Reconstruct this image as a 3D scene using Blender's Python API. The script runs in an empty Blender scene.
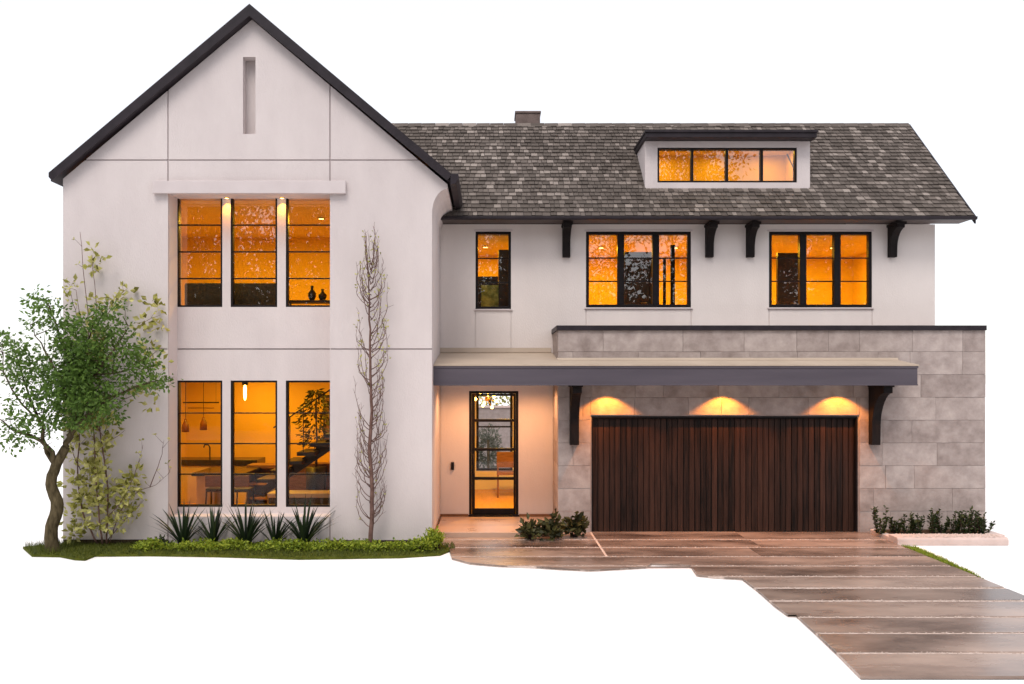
import bpy, bmesh, math, random
from mathutils import Vector, Matrix, noise
R = math.radians
sc = bpy.context.scene
col = sc.collection
rnd = random.Random(7)

# ------------------------------------------------------------------ camera, sky, sun, exposure
F = 880.0                      # focal length in pixels of a 1024 wide frame
CAMZ = 2.8
cd = bpy.data.cameras.new('camera'); cam = bpy.data.objects.new('camera', cd); col.objects.link(cam)
cam.location = (0, 0, CAMZ); cam.rotation_euler = (R(90), 0, 0)
cd.sensor_width = 36; cd.lens = 36 * F / 1024
cd.shift_x = 22 / 1024; cd.shift_y = 38 / 1024
cd.clip_end = 1500
sc.camera = cam
w = bpy.data.worlds.new('World'); sc.world = w; w.use_nodes = True
nt = w.node_tree; nt.nodes.clear()
sky = nt.nodes.new('ShaderNodeTexSky'); sky.sky_type = 'NISHITA'; sky.sun_disc = False
SUN_EL, SUN_AZ = 56, 196       # azimuth measured so that the light comes from behind the camera, a little to the left
sky.sun_elevation = R(SUN_EL); sky.sun_rotation = R(SUN_AZ)
b1 = nt.nodes.new('ShaderNodeBackground'); b1.inputs[1].default_value = 0.05
b2 = nt.nodes.new('ShaderNodeBackground'); b2.inputs[0].default_value = (1.0, .975, .975, 1); b2.inputs[1].default_value = 0.93
ad = nt.nodes.new('ShaderNodeAddShader'); wo = nt.nodes.new('ShaderNodeOutputWorld')
nt.links.new(sky.outputs[0], b1.inputs[0]); nt.links.new(b1.outputs[0], ad.inputs[0]); nt.links.new(b2.outputs[0], ad.inputs[1])
nt.links.new(ad.outputs[0], wo.inputs[0])
sl = bpy.data.lights.new('sun', 'SUN'); sl.energy = 2.1; sl.angle = R(26); sl.color = (1, .94, .88)
so = bpy.data.objects.new('sun', sl); col.objects.link(so)
az = R(SUN_AZ)
sdir = Vector((math.sin(az) * math.cos(R(SUN_EL)), math.cos(az) * math.cos(R(SUN_EL)), math.sin(R(SUN_EL))))
so.rotation_euler = sdir.to_track_quat('Z', 'Y').to_euler(); so.location = (-8, -10, 20)
vs = sc.view_settings
sc.display_settings.display_device = 'sRGB'
vs.view_transform = 'Standard'; vs.look = 'None'; vs.gamma = 1; vs.exposure = 0.0; vs.use_curve_mapping = False
sc.cycles.max_bounces = 8; sc.cycles.transparent_max_bounces = 12
sc.cycles.use_denoising = True
sc.cycles.sample_clamp_indirect = 4

# ------------------------------------------------------------------ helpers
def PX(px, d): return (px - 490) * d / F
def PZ(py, d): return CAMZ + (380 - py) * d / F
def P3(px, py, d): return Vector((PX(px, d), d, PZ(py, d)))

def children_of(o): return [c for c in bpy.data.objects if c.parent == o]
def wloc(o):
    p = Vector((0, 0, 0))
    while o: p += o.location; o = o.parent
    return p
def tag(o, label=None, cat=None, group=None, kind=None):
    if label: o['label'] = label
    if cat: o['category'] = cat
    if group: o['group'] = group
    if kind: o['kind'] = kind
    return o
def thing(name, loc, label, cat, group=None):
    o = bpy.data.objects.new(name, None); col.objects.link(o); o.location = loc; o.empty_display_size = .2
    return tag(o, label, cat, group)
def copy_thing(root, loc, label=None, rotz=0, scale=1):
    r = root.copy(); col.objects.link(r); r.location = loc; r.rotation_euler = (0, 0, rotz); r.scale = (scale,) * 3
    if label: r['label'] = label
    for ch in children_of(root):
        c = ch.copy(); col.objects.link(c); c.parent = r
        for g in children_of(ch):
            d = g.copy(); col.objects.link(d); d.parent = c
    return r

class MB:
    def __init__(s): s.v = []; s.f = []; s.m = []
    def add(s, vs_, fs, m=0):
        b = len(s.v); s.v += [tuple(x) for x in vs_]
        for f in fs: s.f.append(tuple(b + i for i in f)); s.m.append(m)
    def box(s, x0, x1, y0, y1, z0, z1, m=0):
        s.add([(x0,y0,z0),(x1,y0,z0),(x1,y1,z0),(x0,y1,z0),(x0,y0,z1),(x1,y0,z1),(x1,y1,z1),(x0,y1,z1)],
              [(0,3,2,1),(4,5,6,7),(0,1,5,4),(1,2,6,5),(2,3,7,6),(3,0,4,7)], m); return s
    def prism(s, pts, y0, y1, m=0):            # outline in x,z pushed along y
        n = len(pts)
        s.add([(x, y0, z) for x, z in pts] + [(x, y1, z) for x, z in pts],
              [tuple(range(n)), tuple(range(2*n-1, n-1, -1))] + [(i, i+n, (i+1) % n + n, (i+1) % n) for i in range(n)], m); return s
    def prism_x(s, pts, x0, x1, m=0):          # outline in y,z pushed along x
        n = len(pts)
        s.add([(x0, y, z) for y, z in pts] + [(x1, y, z) for y, z in pts],
              [tuple(range(n)), tuple(range(2*n-1, n-1, -1))] + [(i, i+n, (i+1) % n + n, (i+1) % n) for i in range(n)], m); return s
    def slab(s, pts, z0, z1, m=0):             # outline in x,y pushed along z
        n = len(pts)
        s.add([(x, y, z0) for x, y in pts] + [(x, y, z1) for x, y in pts],
              [tuple(range(n)), tuple(range(2*n-1, n-1, -1))] + [(i, i+n, (i+1) % n + n, (i+1) % n) for i in range(n)], m); return s
    def tube(s, pts, rad, n=7, m=0, cap=True):
        pts = [Vector(p) for p in pts]
        if not isinstance(rad, (list, tuple)): rad = [rad] * len(pts)
        rings = []; ref = Vector((0.31, .95, .02))
        for i, p in enumerate(pts):
            t = (pts[min(i+1, len(pts)-1)] - pts[max(i-1, 0)])
            if t.length < 1e-9: t = Vector((0, 0, 1))
            t.normalize()
            u = t.cross(ref)
            if u.length < .05: u = t.cross(Vector((1, 0, 0)))
            u.normalize(); q = t.cross(u)
            rings.append([p + (u * math.cos(2*math.pi*k/n) + q * math.sin(2*math.pi*k/n)) * rad[i] for k in range(n)])
        vs_ = [x for r in rings for x in r]; fs = []
        for i in range(len(pts)-1):
            for k in range(n):
                fs.append((i*n+k, i*n+(k+1) % n, (i+1)*n+(k+1) % n, (i+1)*n+k))
        if cap: fs += [tuple(range(n-1, -1, -1)), tuple(range((len(pts)-1)*n, len(pts)*n))]
        s.add(vs_, fs, m); return s
    def lathe(s, prof, cx, cy, n=16, m=0):     # (r,z) profile
        vs_ = [(cx + r*math.cos(2*math.pi*k/n), cy + r*math.sin(2*math.pi*k/n), z) for r, z in prof for k in range(n)]
        fs = [(i*n+k, i*n+(k+1) % n, (i+1)*n+(k+1) % n, (i+1)*n+k) for i in range(len(prof)-1) for k in range(n)]
        fs += [tuple(range(n-1, -1, -1)), tuple(range((len(prof)-1)*n, len(prof)*n))]
        s.add(vs_, fs, m); return s
    def leaf(s, p, d, ln, wd, m=0, fold=.25):
        d = d.normalized(); a = d.cross(Vector((rnd.gauss(0,1), rnd.gauss(0,1), rnd.gauss(0,1))))
        if a.length < 1e-4: a = d.cross(Vector((1, 0, .3)))
        a.normalize(); nrm = d.cross(a)
        mid = p + d * ln * .5
        s.add([p, mid + a*wd*.5 + nrm*wd*fold, p + d*ln, mid - a*wd*.5 + nrm*wd*fold], [(0, 1, 2), (0, 2, 3)], m)
    def build(s, name, mats, parent=None, smooth=False, bevel=0, recalc=True, loc=None):
        if not isinstance(mats, (list, tuple)): mats = [mats]
        org = wloc(parent) if parent else Vector((0, 0, 0))
        l = Vector(loc) if loc is not None else Vector((0, 0, 0))
        me = bpy.data.meshes.new(name)
        me.from_pydata([tuple(Vector(v) - org - l) for v in s.v], [], s.f)
        for m in mats: me.materials.append(m)
        if len(mats) > 1: me.polygons.foreach_set('material_index', s.m)
        if recalc:
            bm = bmesh.new(); bm.from_mesh(me); bmesh.ops.recalc_face_normals(bm, faces=bm.faces); bm.to_mesh(me); bm.free()
        if smooth: me.polygons.foreach_set('use_smooth', [True] * len(me.polygons))
        o = bpy.data.objects.new(name, me); col.objects.link(o)
        o.location = l
        if parent: o.parent = parent
        if bevel:
            md = o.modifiers.new('bevel', 'BEVEL'); md.width = bevel; md.segments = 2; md.limit_method = 'ANGLE'; md.angle_limit = R(40)
        return o

def holes_wall(mb, x0, x1, z0, z1, y0, y1, holes, m=0, mp=None):
    """solid slab in x,z with rectangular openings, only outer faces; mp maps (x,z,y)->point"""
    mp = mp or (lambda x, z, y: (x, y, z))
    xs = sorted({x0, x1, *[min(max(h[i], x0), x1) for h in holes for i in (0, 1)]})
    zs = sorted({z0, z1, *[min(max(h[i], z0), z1) for h in holes for i in (2, 3)]})
    nx, nz = len(xs)-1, len(zs)-1
    sol = {}
    for i in range(nx):
        for j in range(nz):
            cx, cz = (xs[i]+xs[i+1])/2, (zs[j]+zs[j+1])/2
            sol[i, j] = not any(h[0] < cx < h[1] and h[2] < cz < h[3] for h in holes)
    for (i, j), s in sol.items():
        if not s: continue
        a, b, c, d = xs[i], xs[i+1], zs[j], zs[j+1]
        q = lambda pts: mb.add([mp(*p) for p in pts], [(0, 1, 2, 3)], m)
        q([(a,c,y0),(b,c,y0),(b,d,y0),(a,d,y0)]); q([(b,c,y1),(a,c,y1),(a,d,y1),(b,d,y1)])
        if not sol.get((i-1, j)): q([(a,c,y1),(a,c,y0),(a,d,y0),(a,d,y1)])
        if not sol.get((i+1, j)): q([(b,c,y0),(b,c,y1),(b,d,y1),(b,d,y0)])
        if not sol.get((i, j-1)): q([(a,c,y1),(b,c,y1),(b,c,y0),(a,c,y0)])
        if not sol.get((i, j+1)): q([(a,d,y0),(b,d,y0),(b,d,y1),(a,d,y1)])

# ------------------------------------------------------------------ materials
def newmat(name):
    m = bpy.data.materials.new(name); m.use_nodes = True
    n = m.node_tree.nodes; bs = n['Principled BSDF']
    return m, m.node_tree, bs
def N(t, ty, **kw):
    n = t.nodes.new(ty)
    for k, v in kw.items(): setattr(n, k, v)
    return n
def ramp(t, pts):
    r = N(t, 'ShaderNodeValToRGB'); e = r.color_ramp.elements
    while len(e) > 1: e.remove(e[-1])
    e[0].position = pts[0][0]; e[0].color = (*pts[0][1], 1)
    for p, c in pts[1:]:
        x = e.new(p); x.color = (*c, 1)
    return r
def noisy(name, ca, cb, scale=4, rough=.7, bump=.0, bscale=60, detail=6, metal=0, spec=.5, stretch=None, lo=.3, hi=.7, island=0, rvar=0):
    """two-tone noise material; island > 0 also varies the tone from piece to piece"""
    m, t, bs = newmat(name); L = t.links.new
    tc = N(t, 'ShaderNodeTexCoord'); src = tc.outputs['Object']
    if stretch:
        mp = N(t, 'ShaderNodeMapping'); mp.inputs['Scale'].default_value = stretch; L(src, mp.inputs[0]); src = mp.outputs[0]
    if island:
        g = N(t, 'ShaderNodeNewGeometry'); sc_ = N(t, 'ShaderNodeVectorMath', operation='SCALE'); sc_.inputs[3].default_value = 37
        cx = N(t, 'ShaderNodeCombineXYZ')
        for i in range(3): L(g.outputs['Random Per Island'], cx.inputs[i])
        L(cx.outputs[0], sc_.inputs[0]); av = N(t, 'ShaderNodeVectorMath', operation='ADD'); L(src, av.inputs[0]); L(sc_.outputs[0], av.inputs[1]); src = av.outputs[0]
    nz = N(t, 'ShaderNodeTexNoise'); nz.inputs['Scale'].default_value = scale; nz.inputs['Detail'].default_value = detail; nz.inputs['Roughness'].default_value = .6
    L(src, nz.inputs['Vector'])
    fac = nz.outputs['Fac']
    if island:
        mx = N(t, 'ShaderNodeMix'); mx.inputs[0].default_value = island
        L(fac, mx.inputs[2]); L(g.outputs['Random Per Island'], mx.inputs[3]); fac = mx.outputs[0]
    rp = ramp(t, [(lo, ca), (hi, cb)]); L(fac, rp.inputs[0]); L(rp.outputs[0], bs.inputs['Base Color'])
    bs.inputs['Roughness'].default_value = rough; bs.inputs['Metallic'].default_value = metal; bs.inputs['Specular IOR Level'].default_value = spec
    if rvar:
        mr = N(t, 'ShaderNodeMapRange'); mr.inputs[3].default_value = rough - rvar; mr.inputs[4].default_value = rough + rvar
        L(nz.outputs['Fac'], mr.inputs[0]); L(mr.outputs[0], bs.inputs['Roughness'])
    if bump:
        n2 = N(t, 'ShaderNodeTexNoise'); n2.inputs['Scale'].default_value = bscale; n2.inputs['Detail'].default_value = 5; L(src, n2.inputs['Vector'])
        bp = N(t, 'ShaderNodeBump'); bp.inputs['Strength'].default_value = bump; bp.inputs['Distance'].default_value = .01
        L(n2.outputs['Fac'], bp.inputs['Height']); L(bp.outputs[0], bs.inputs['Normal'])
    return m
def leafmat(name, cols, trans=.35, rough=.55):
    m, t, bs = newmat(name); L = t.links.new
    g = N(t, 'ShaderNodeNewGeometry')
    rp = ramp(t, [(i / (len(cols)-1), c) for i, c in enumerate(cols)]); L(g.outputs['Random Per Island'], rp.inputs[0])
    L(rp.outputs[0], bs.inputs['Base Color']); bs.inputs['Roughness'].default_value = rough; bs.inputs['Specular IOR Level'].default_value = .3
    tr = N(t, 'ShaderNodeBsdfTranslucent'); L(rp.outputs[0], tr.inputs[0])
    mx = N(t, 'ShaderNodeMixShader'); mx.inputs[0].default_value = trans
    L(bs.outputs[0], mx.inputs[1]); L(tr.outputs[0], mx.inputs[2]); L(mx.outputs[0], t.nodes['Material Output'].inputs[0])
    return m
def glassmat(name, refl, tint=(1, 1, 1)):
    m, t, bs = newmat(name); L = t.links.new; t.nodes.remove(bs)
    tr = N(t, 'ShaderNodeBsdfTransparent'); tr.inputs[0].default_value = (*tint, 1)
    gl = N(t, 'ShaderNodeBsdfGlossy'); gl.inputs['Roughness'].default_value = .004
    lw = N(t, 'ShaderNodeFresnel'); lw.inputs[0].default_value = 1.5
    ma = N(t, 'ShaderNodeMath', operation='MULTIPLY_ADD', use_clamp=True); ma.inputs[1].default_value = 1.0; ma.inputs[2].default_value = refl - .04
    L(lw.outputs[0], ma.inputs[0])
    tc = N(t, 'ShaderNodeTexCoord'); nz = N(t, 'ShaderNodeTexNoise'); nz.inputs['Scale'].default_value = 1.6; nz.inputs['Detail'].default_value = 1
    L(tc.outputs['Object'], nz.inputs['Vector'])
    bp = N(t, 'ShaderNodeBump'); bp.inputs['Strength'].default_value = .008; bp.inputs['Distance'].default_value = .05
    L(nz.outputs['Fac'], bp.inputs['Height']); L(bp.outputs[0], gl.inputs['Normal'])
    mx = N(t, 'ShaderNodeMixShader'); L(ma.outputs[0], mx.inputs[0]); L(tr.outputs[0], mx.inputs[1]); L(gl.outputs[0], mx.inputs[2])
    L(mx.outputs[0], t.nodes['Material Output'].inputs[0])
    return m
def emitmat(name, c, s):
    m, t, bs = newmat(name); bs.inputs['Base Color'].default_value = (*c, 1)
    bs.inputs['Emission Color'].default_value = (*c, 1); bs.inputs['Emission Strength'].default_value = s; return m

M = {}
M['stucco'] = noisy('stucco', (.565, .498, .49), (.665, .595, .58), scale=1.0, stretch=(1.3, 1.3, .5), detail=9, rough=.9, bump=.5, bscale=45, spec=.2, lo=.25, hi=.75)
M['stucco_main'] = noisy('stucco_main', (.67, .60, .57), (.76, .69, .655), scale=1.0, stretch=(1.3, 1.3, .5), detail=9, rough=.9, bump=.5, bscale=45, spec=.2, lo=.25, hi=.75)
M['trim_white'] = noisy('trim_white', (.56, .49, .485), (.62, .55, .545), scale=2, rough=.75, bump=.1, bscale=80, spec=.2)
M['groove'] = noisy('groove', (.36, .30, .30), (.42, .35, .35), scale=3, rough=.9, spec=.1)
M['dark_metal'] = noisy('dark_metal', (.014, .010, .013), (.026, .019, .024), scale=5, rough=.5, spec=.25, rvar=.1)
M['frame'] = noisy('frame', (.006, .0045, .005), (.012, .009, .010), scale=8, rough=.45, spec=.18)
M['fascia'] = noisy('fascia', (.068, .057, .072), (.095, .080, .098), scale=1.2, rough=.5, spec=.4, stretch=(.3, 1, 3), rvar=.08)
M['canopy_top'] = noisy('canopy_top', (.41, .325, .25), (.49, .395, .31), scale=1.5, rough=.55, spec=.3, rvar=.1)
M['soffit'] = noisy('soffit', (.04, .028, .022), (.065, .045, .034), scale=3, rough=.6, stretch=(.3, 4, 1))
M['eave_board'] = noisy('eave_board', (.07, .052, .047), (.10, .076, .068), scale=3, rough=.7, stretch=(.3, 4, 1))
M['bracket'] = noisy('bracket', (.006, .0045, .005), (.015, .010, .009), scale=6, spec=.15, rough=.6, stretch=(3, 3, .6), bump=.2, bscale=40)
M['stone'] = noisy('stone', (.245, .195, .178), (.48, .405, .375), scale=4.2, detail=10, rough=.85, bump=.45, bscale=30, island=.15, spec=.2, lo=.28, hi=.72)
M['mortar'] = noisy('mortar', (.25, .205, .19), (.33, .28, .265), scale=8, rough=.95, spec=.1)
M['shingle'] = None
M['wood'] = noisy('wood', (.0035, .0022, .002), (.060, .0275, .0185), scale=4, spec=.2, rough=.55, island=.25, stretch=(6, 6, .35), bump=.25, bscale=30, lo=.3, hi=.8)
M['chimney'] = noisy('chimney', (.12, .085, .075), (.19, .14, .125), scale=6, rough=.9, bump=.3, bscale=40)
M['paver'] = noisy('paver', (.065, .039, .030), (.45, .325, .262), scale=1.1, detail=5, rough=.27, island=.14, stretch=(.5, 1.25, 1), bump=.12, bscale=24, spec=.55, lo=.32, hi=.72, rvar=.16)
M['joint'] = noisy('joint', (.42, .32, .27), (.66, .55, .49), scale=22, rough=.95, bump=.6, bscale=60, spec=.1)
M['porch'] = noisy('porch', (.44, .29, .21), (.56, .38, .28), scale=1.5, rough=.3, bump=.05, spec=.5, rvar=.12)
M['white_ground'] = noisy('white_ground', (.86, .85, .85), (.88, .87, .87), scale=.4, rough=.95, spec=0)
M['curb'] = noisy('curb', (.50, .39, .35), (.62, .50, .46), scale=3, rough=.85, bump=.3, bscale=40, spec=.2)
M['soil'] = noisy('soil', (.035, .024, .016), (.07, .048, .03), scale=12, rough=1, bump=.6, bscale=40, spec=.1)
M['asphalt'] = noisy('asphalt', (.035, .034, .034), (.06, .058, .056), scale=6, rough=.9, bump=.3, bscale=90)
M['lawn'] = noisy('lawn', (.045, .055, .006), (.10, .11, .014), scale=7, rough=.95, bump=.5, bscale=50, spec=.1)
M['bark'] = noisy('bark', (.030, .023, .012), (.13, .10, .055), scale=9, rough=.95, bump=.9, bscale=34, stretch=(2, 2, .7), spec=.1)
M['twig'] = noisy('twig', (.10, .055, .045), (.20, .12, .10), scale=14, rough=.9, spec=.1)
M['darkbark'] = noisy('darkbark', (.035, .02, .018), (.10, .06, .05), scale=14, rough=.9, spec=.1)
M['leaf_tree'] = leafmat('leaf_tree', [(.06, .115, .018), (.10, .18, .03), (.15, .25, .045), (.075, .14, .022)])
M['leaf_yellow'] = leafmat('leaf_yellow', [(.12, .12, .02), (.48, .47, .12), (.66, .62, .26), (.24, .23, .04)], .4)
M['leaf_cover'] = leafmat('leaf_cover', [(.14, .20, .015), (.26, .34, .025), (.40, .45, .05), (.10, .16, .012)], .3)
M['leaf_dark'] = leafmat('leaf_dark', [(.012, .022, .008), (.03, .05, .015), (.055, .075, .022), (.10, .11, .03)], .2)
M['leaf_olive'] = leafmat('leaf_olive', [(.02, .022, .008), (.05, .05, .02), (.13, .12, .04), (.06, .06, .02)], .2)
M['blade'] = leafmat('blade', [(.008, .017, .008), (.018, .034, .015), (.042, .062, .024)], .12, .4)
M['grass'] = leafmat('grass', [(.05, .065, .008), (.09, .11, .012), (.12, .13, .02)], .3)
M['leaf_far'] = leafmat('leaf_far', [(.012, .016, .007), (.025, .03, .012), (.04, .045, .018)], .2)
M['leaf_garden'] = leafmat('leaf_garden', [(.10, .11, .08), (.16, .17, .12), (.22, .22, .17)], .2)
M['glass_clear'] = glassmat('glass_clear', .025)
M['glass_coated'] = glassmat('glass_coated', .19)
M['glass_dormer'] = glassmat('glass_dormer', .19)
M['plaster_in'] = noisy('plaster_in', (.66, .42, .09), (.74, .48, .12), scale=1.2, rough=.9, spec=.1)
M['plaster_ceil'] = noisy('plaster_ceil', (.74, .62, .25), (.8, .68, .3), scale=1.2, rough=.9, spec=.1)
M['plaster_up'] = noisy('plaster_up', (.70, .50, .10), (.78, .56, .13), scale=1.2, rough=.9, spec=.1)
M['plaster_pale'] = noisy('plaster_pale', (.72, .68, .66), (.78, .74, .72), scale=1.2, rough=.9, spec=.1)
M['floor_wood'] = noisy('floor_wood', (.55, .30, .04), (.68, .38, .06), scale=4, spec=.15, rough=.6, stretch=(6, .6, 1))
M['wood_mid'] = noisy('wood_mid', (.13, .055, .022), (.26, .12, .05), scale=5, rough=.5, stretch=(1, 1, 5))
M['wood_dark'] = noisy('wood_dark', (.012, .008, .006), (.035, .02, .014), scale=6, rough=.45)
M['stone_top'] = noisy('stone_top', (.012, .011, .011), (.03, .028, .027), scale=9, rough=.25)
M['cream'] = noisy('cream', (.55, .46, .34), (.64, .54, .40), scale=4, rough=.7)
M['grey_cloth'] = noisy('grey_cloth', (.05, .045, .035), (.085, .075, .06), scale=12, rough=.9)
M['white_in'] = noisy('white_in', (.7, .68, .66), (.78, .76, .74), scale=4, rough=.8)
M['brass'] = noisy('brass', (.55, .36, .12), (.7, .48, .18), scale=8, rough=.3, metal=1)
M['bulb'] = emitmat('bulb', (1, .56, .12), 14)
M['lens'] = emitmat('lens', (1, .55, .14), 9)
M['pendant_glass'] = noisy('pendant_glass', (.10, .03, .008), (.16, .05, .012), scale=6, rough=.3)

def shinglemat():
    m, t, bs = newmat('shingle'); L = t.links.new
    g = N(t, 'ShaderNodeNewGeometry'); tc = N(t, 'ShaderNodeTexCoord')
    n1 = N(t, 'ShaderNodeTexNoise'); n1.inputs['Scale'].default_value = 60; n1.inputs['Detail'].default_value = 4
    n2 = N(t, 'ShaderNodeTexNoise'); n2.inputs['Scale'].default_value = .7; n2.inputs['Detail'].default_value = 4
    L(tc.outputs['Object'], n1.inputs['Vector']); L(tc.outputs['Object'], n2.inputs['Vector'])
    rp = ramp(t, [(0, (.092, .077, .068)), (.45, (.118, .100, .089)), (.7, (.148, .125, .112)), (.88, (.195, .166, .149)), (1, (.30, .26, .235))])
    L(g.outputs['Random Per Island'], rp.inputs[0])
    a = N(t, 'ShaderNodeMix', data_type='RGBA', blend_type='MULTIPLY'); a.inputs[0].default_value = .45
    r1 = ramp(t, [(.3, (.55, .55, .55)), (.7, (1.35, 1.3, 1.25))]); L(n1.outputs['Fac'], r1.inputs[0]); L(rp.outputs[0], a.inputs[6]); L(r1.outputs[0], a.inputs[7])
    b = N(t, 'ShaderNodeMix', data_type='RGBA', blend_type='MULTIPLY'); b.inputs[0].default_value = .5
    r2 = ramp(t, [(.3, (.75, .72, .7)), (.7, (1.2, 1.2, 1.2))]); L(n2.outputs['Fac'], r2.inputs[0]); L(a.outputs[2], b.inputs[6]); L(r2.outputs[0], b.inputs[7])
    L(b.outputs[2], bs.inputs['Base Color']); bs.inputs['Roughness'].default_value = .95; bs.inputs['Specular IOR Level'].default_value = .15
    bp = N(t, 'ShaderNodeBump'); bp.inputs['Strength'].default_value = .5; bp.inputs['Distance'].default_value = .01; L(n1.outputs['Fac'], bp.inputs['Height']); L(bp.outputs[0], bs.inputs['Normal'])
    return m
M['shingle'] = shinglemat()

# ------------------------------------------------------------------ ground
g = MB(); g.add([(-400, -300, 0), (400, -300, 0), (400, 600, 0), (-400, 600, 0)], [(0, 1, 2, 3)])
tag(g.build('ground', M['white_ground'], recalc=False), kind='structure')
g = MB(); g.add([(-120, -9, .004), (120, -9, .004), (120, 4.5, .004), (-120, 4.5, .004)], [(0, 1, 2, 3)])
tag(g.build('unseen_road', M['asphalt'], recalc=False), kind='structure')  # unseen asphalt, added so the lower windows mirror dark ground instead of white

def clip_poly(poly, axis, val, keep_less):
    out = []
    for i in range(len(poly)):
        a, b = poly[i], poly[(i+1) % len(poly)]
        ia = (a[axis] <= val) == keep_less; ib = (b[axis] <= val) == keep_less
        if ia: out.append(a)
        if ia != ib:
            t = (val - a[axis]) / (b[axis] - a[axis]); out.append((a[0] + (b[0]-a[0])*t, a[1] + (b[1]-a[1])*t))
    return out
def gp(px, py, z=0):
    d = (CAMZ - z) * F / (py - 380); return (PX(px, d), d)
EDGE_R = 6.86
# driveway outline, walked along the ragged near side
out_px = [(452,560),(470,565),(500,567.5),(530,568.5),(560,570.5),(590,572),(620,570.5),(645,569),(652,565.5),(690,567),(697,577),(715,579),(742,580.5),(757,592),(775,608),(788,617.5),(796,617.5),(815,635),(838,657),(861,680)]
dw = [gp(*p) for p in out_px] + [(EDGE_R, gp(0, 680)[1]), (EDGE_R, 16.03), (1.0, 16.03), (1.0, 15.52), (-.96, 15.52), (-.96, 14.9), (gp(448, 548)[0], gp(0, 548)[1])]
jz = [gp(0, y)[1] for y in (541.5, 549.4, 558.6, 568, 578.5, 590, 603, 619.7, 636, 656)]
s = MB()
s.slab([(x, max(y, gp(0, 680)[1] + .02)) for x, y in dw], .002, .029)
tag(s.build('driveway_bed', M['joint']), kind='structure')
s = MB()
bands = [16.05] + jz + [8.0]
GAP = .06
ctrl = 1.83          # control joint from the garage corner
for i in range(len(bands)-1):
    far, near = bands[i], bands[i+1]
    if i: far -= GAP * (.7 + .6 * rnd.random())
    pol = clip_poly(clip_poly(dw, 1, far, True), 1, near + GAP*.3, False)
    if len(pol) < 3: continue
    cuts = [-9, ctrl - .012 if i < 3 else None, 12]
    segs = []
    if i < 3: segs = [(-9, ctrl - .02), (ctrl + .02, 4.6 + rnd.uniform(-.4, .4)), None]
    else: segs = [(-9, 12)]
    if i < 3: segs[-1] = (segs[-2][1] + .006, 12)
    for a, b in segs:
        q = clip_poly(clip_poly(pol, 0, a, False), 0, b, True)
        if len(q) < 3: continue
        # rough up the long edges so the joints are not ruler straight
        qq = []
        for k in range(len(q)):
            p, r_ = q[k], q[(k+1) % len(q)]
            n = max(1, int(math.dist(p, r_) / .12)); horiz = abs(p[1]-r_[1]) < .02 and p[1] > gp(0, 680)[1] + .05
            for u in range(n):
                t = u / n; x = p[0] + (r_[0]-p[0])*t; y = p[1] + (r_[1]-p[1])*t
                if u and horiz: y += .012 * (noise.noise(Vector((x*5, y*3, 1.7))) )
                qq.append((x, y))
        s.slab(qq, .01, .035 + rnd.uniform(0, .004))
tag(s.build('driveway', M['paver']), kind='structure')
# pale stones scattered along the joints
s = MB()
for y in jz:
    for k in range(420):
        x = rnd.uniform(-.9, EDGE_R - .05)
        yy = y - GAP * rnd.uniform(-.35, .9)
        inside = False
        for i in range(len(dw)):
            a, b = dw[i], dw[(i+1) % len(dw)]
            if (a[1] > yy) != (b[1] > yy) and x < (b[0]-a[0])*(yy-a[1])/(b[1]-a[1]) + a[0]: inside = not inside
        if not inside: continue
        r_ = rnd.uniform(.006, .014); c = Vector((x, yy, .034)); st = []
        vs_ = [c + Vector((rnd.uniform(.6, 1)*r_*a, rnd.uniform(.5, .9)*r_*b, r_*.6*h)) for a, b, h in ((-1.3,0,0),(0,-1,0),(1.3,0,0),(0,1,0),(0,0,1),(0,0,-1))]
        s.add(vs_, [(0,1,4),(1,2,4),(2,3,4),(3,0,4),(1,0,5),(2,1,5),(3,2,5),(0,3,5)])
tag(s.build('joint_gravel', M['joint']), 'pale gravel in the joints between driveway slabs', 'gravel', kind='stuff')
# concrete border strip along the garage corner joint is part of the slabs; porch step
s = MB(); s.box(-.96, 1.222, 15.5, 17.29, .0, .116)
tag(s.build('path', M['porch'], bevel=.008), kind='structure')

# ------------------------------------------------------------------ house
DW, DR, DG, DB = 14.9, 15.33, 16.0, 17.3
house = thing('house', (0, 16, 0), 'two storey white stucco house with a steep gable, grey shingle roof and wooden garage door', 'house')
HX0, HX1 = PX(63, DW), PX(432, DW)
XC, HALF, ZPK, TAN = -4.03, 3.35, 9.09, .842
def zr(x): return ZPK - .19 - TAN * abs(x - XC)
ZG1, ZG2 = PZ(160, DW), PZ(349, DW)
XL, XR = PX(168.0, DW), PX(330, DW)
ZRT, ZRB = PZ(193, DW), PZ(517, DW)
NX0, NX1, NZ0, NZ1 = PX(243, DW), PX(255.5, DW), PZ(134, DW), PZ(57, DW)
FL = [(HX1, 5.62)] + [(HX1 + .27*(1-math.cos(a)), 5.62 + .42*math.sin(a)) for a in [R(x) for x in (12, 25, 38, 51, 64, 77, 88)]]
def panel(x0, x1, z0, zh, flare=False):
    lim = (ZPK - .19 - z0 - .004) / TAN
    x0 = max(x0, XC - lim); x1 = min(x1, XC + lim)
    top = lambda x: min(zh, zr(x))
    xs = {x0, x1}
    if x0 < XC < x1: xs.add(XC)
    for sgn in (-1, 1):
        xc = XC + sgn * (ZPK - .19 - zh) / TAN
        if x0 < xc < x1: xs.add(xc)
    tops = [(x, top(x)) for x in sorted(xs, reverse=True)]
    if flare: return [(x0, z0), (x1, z0)] + FL + [(FL[-1][0], zr(FL[-1][0]))] + tops[1:]
    return [(x0, z0), (x1, z0)] + tops
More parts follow.
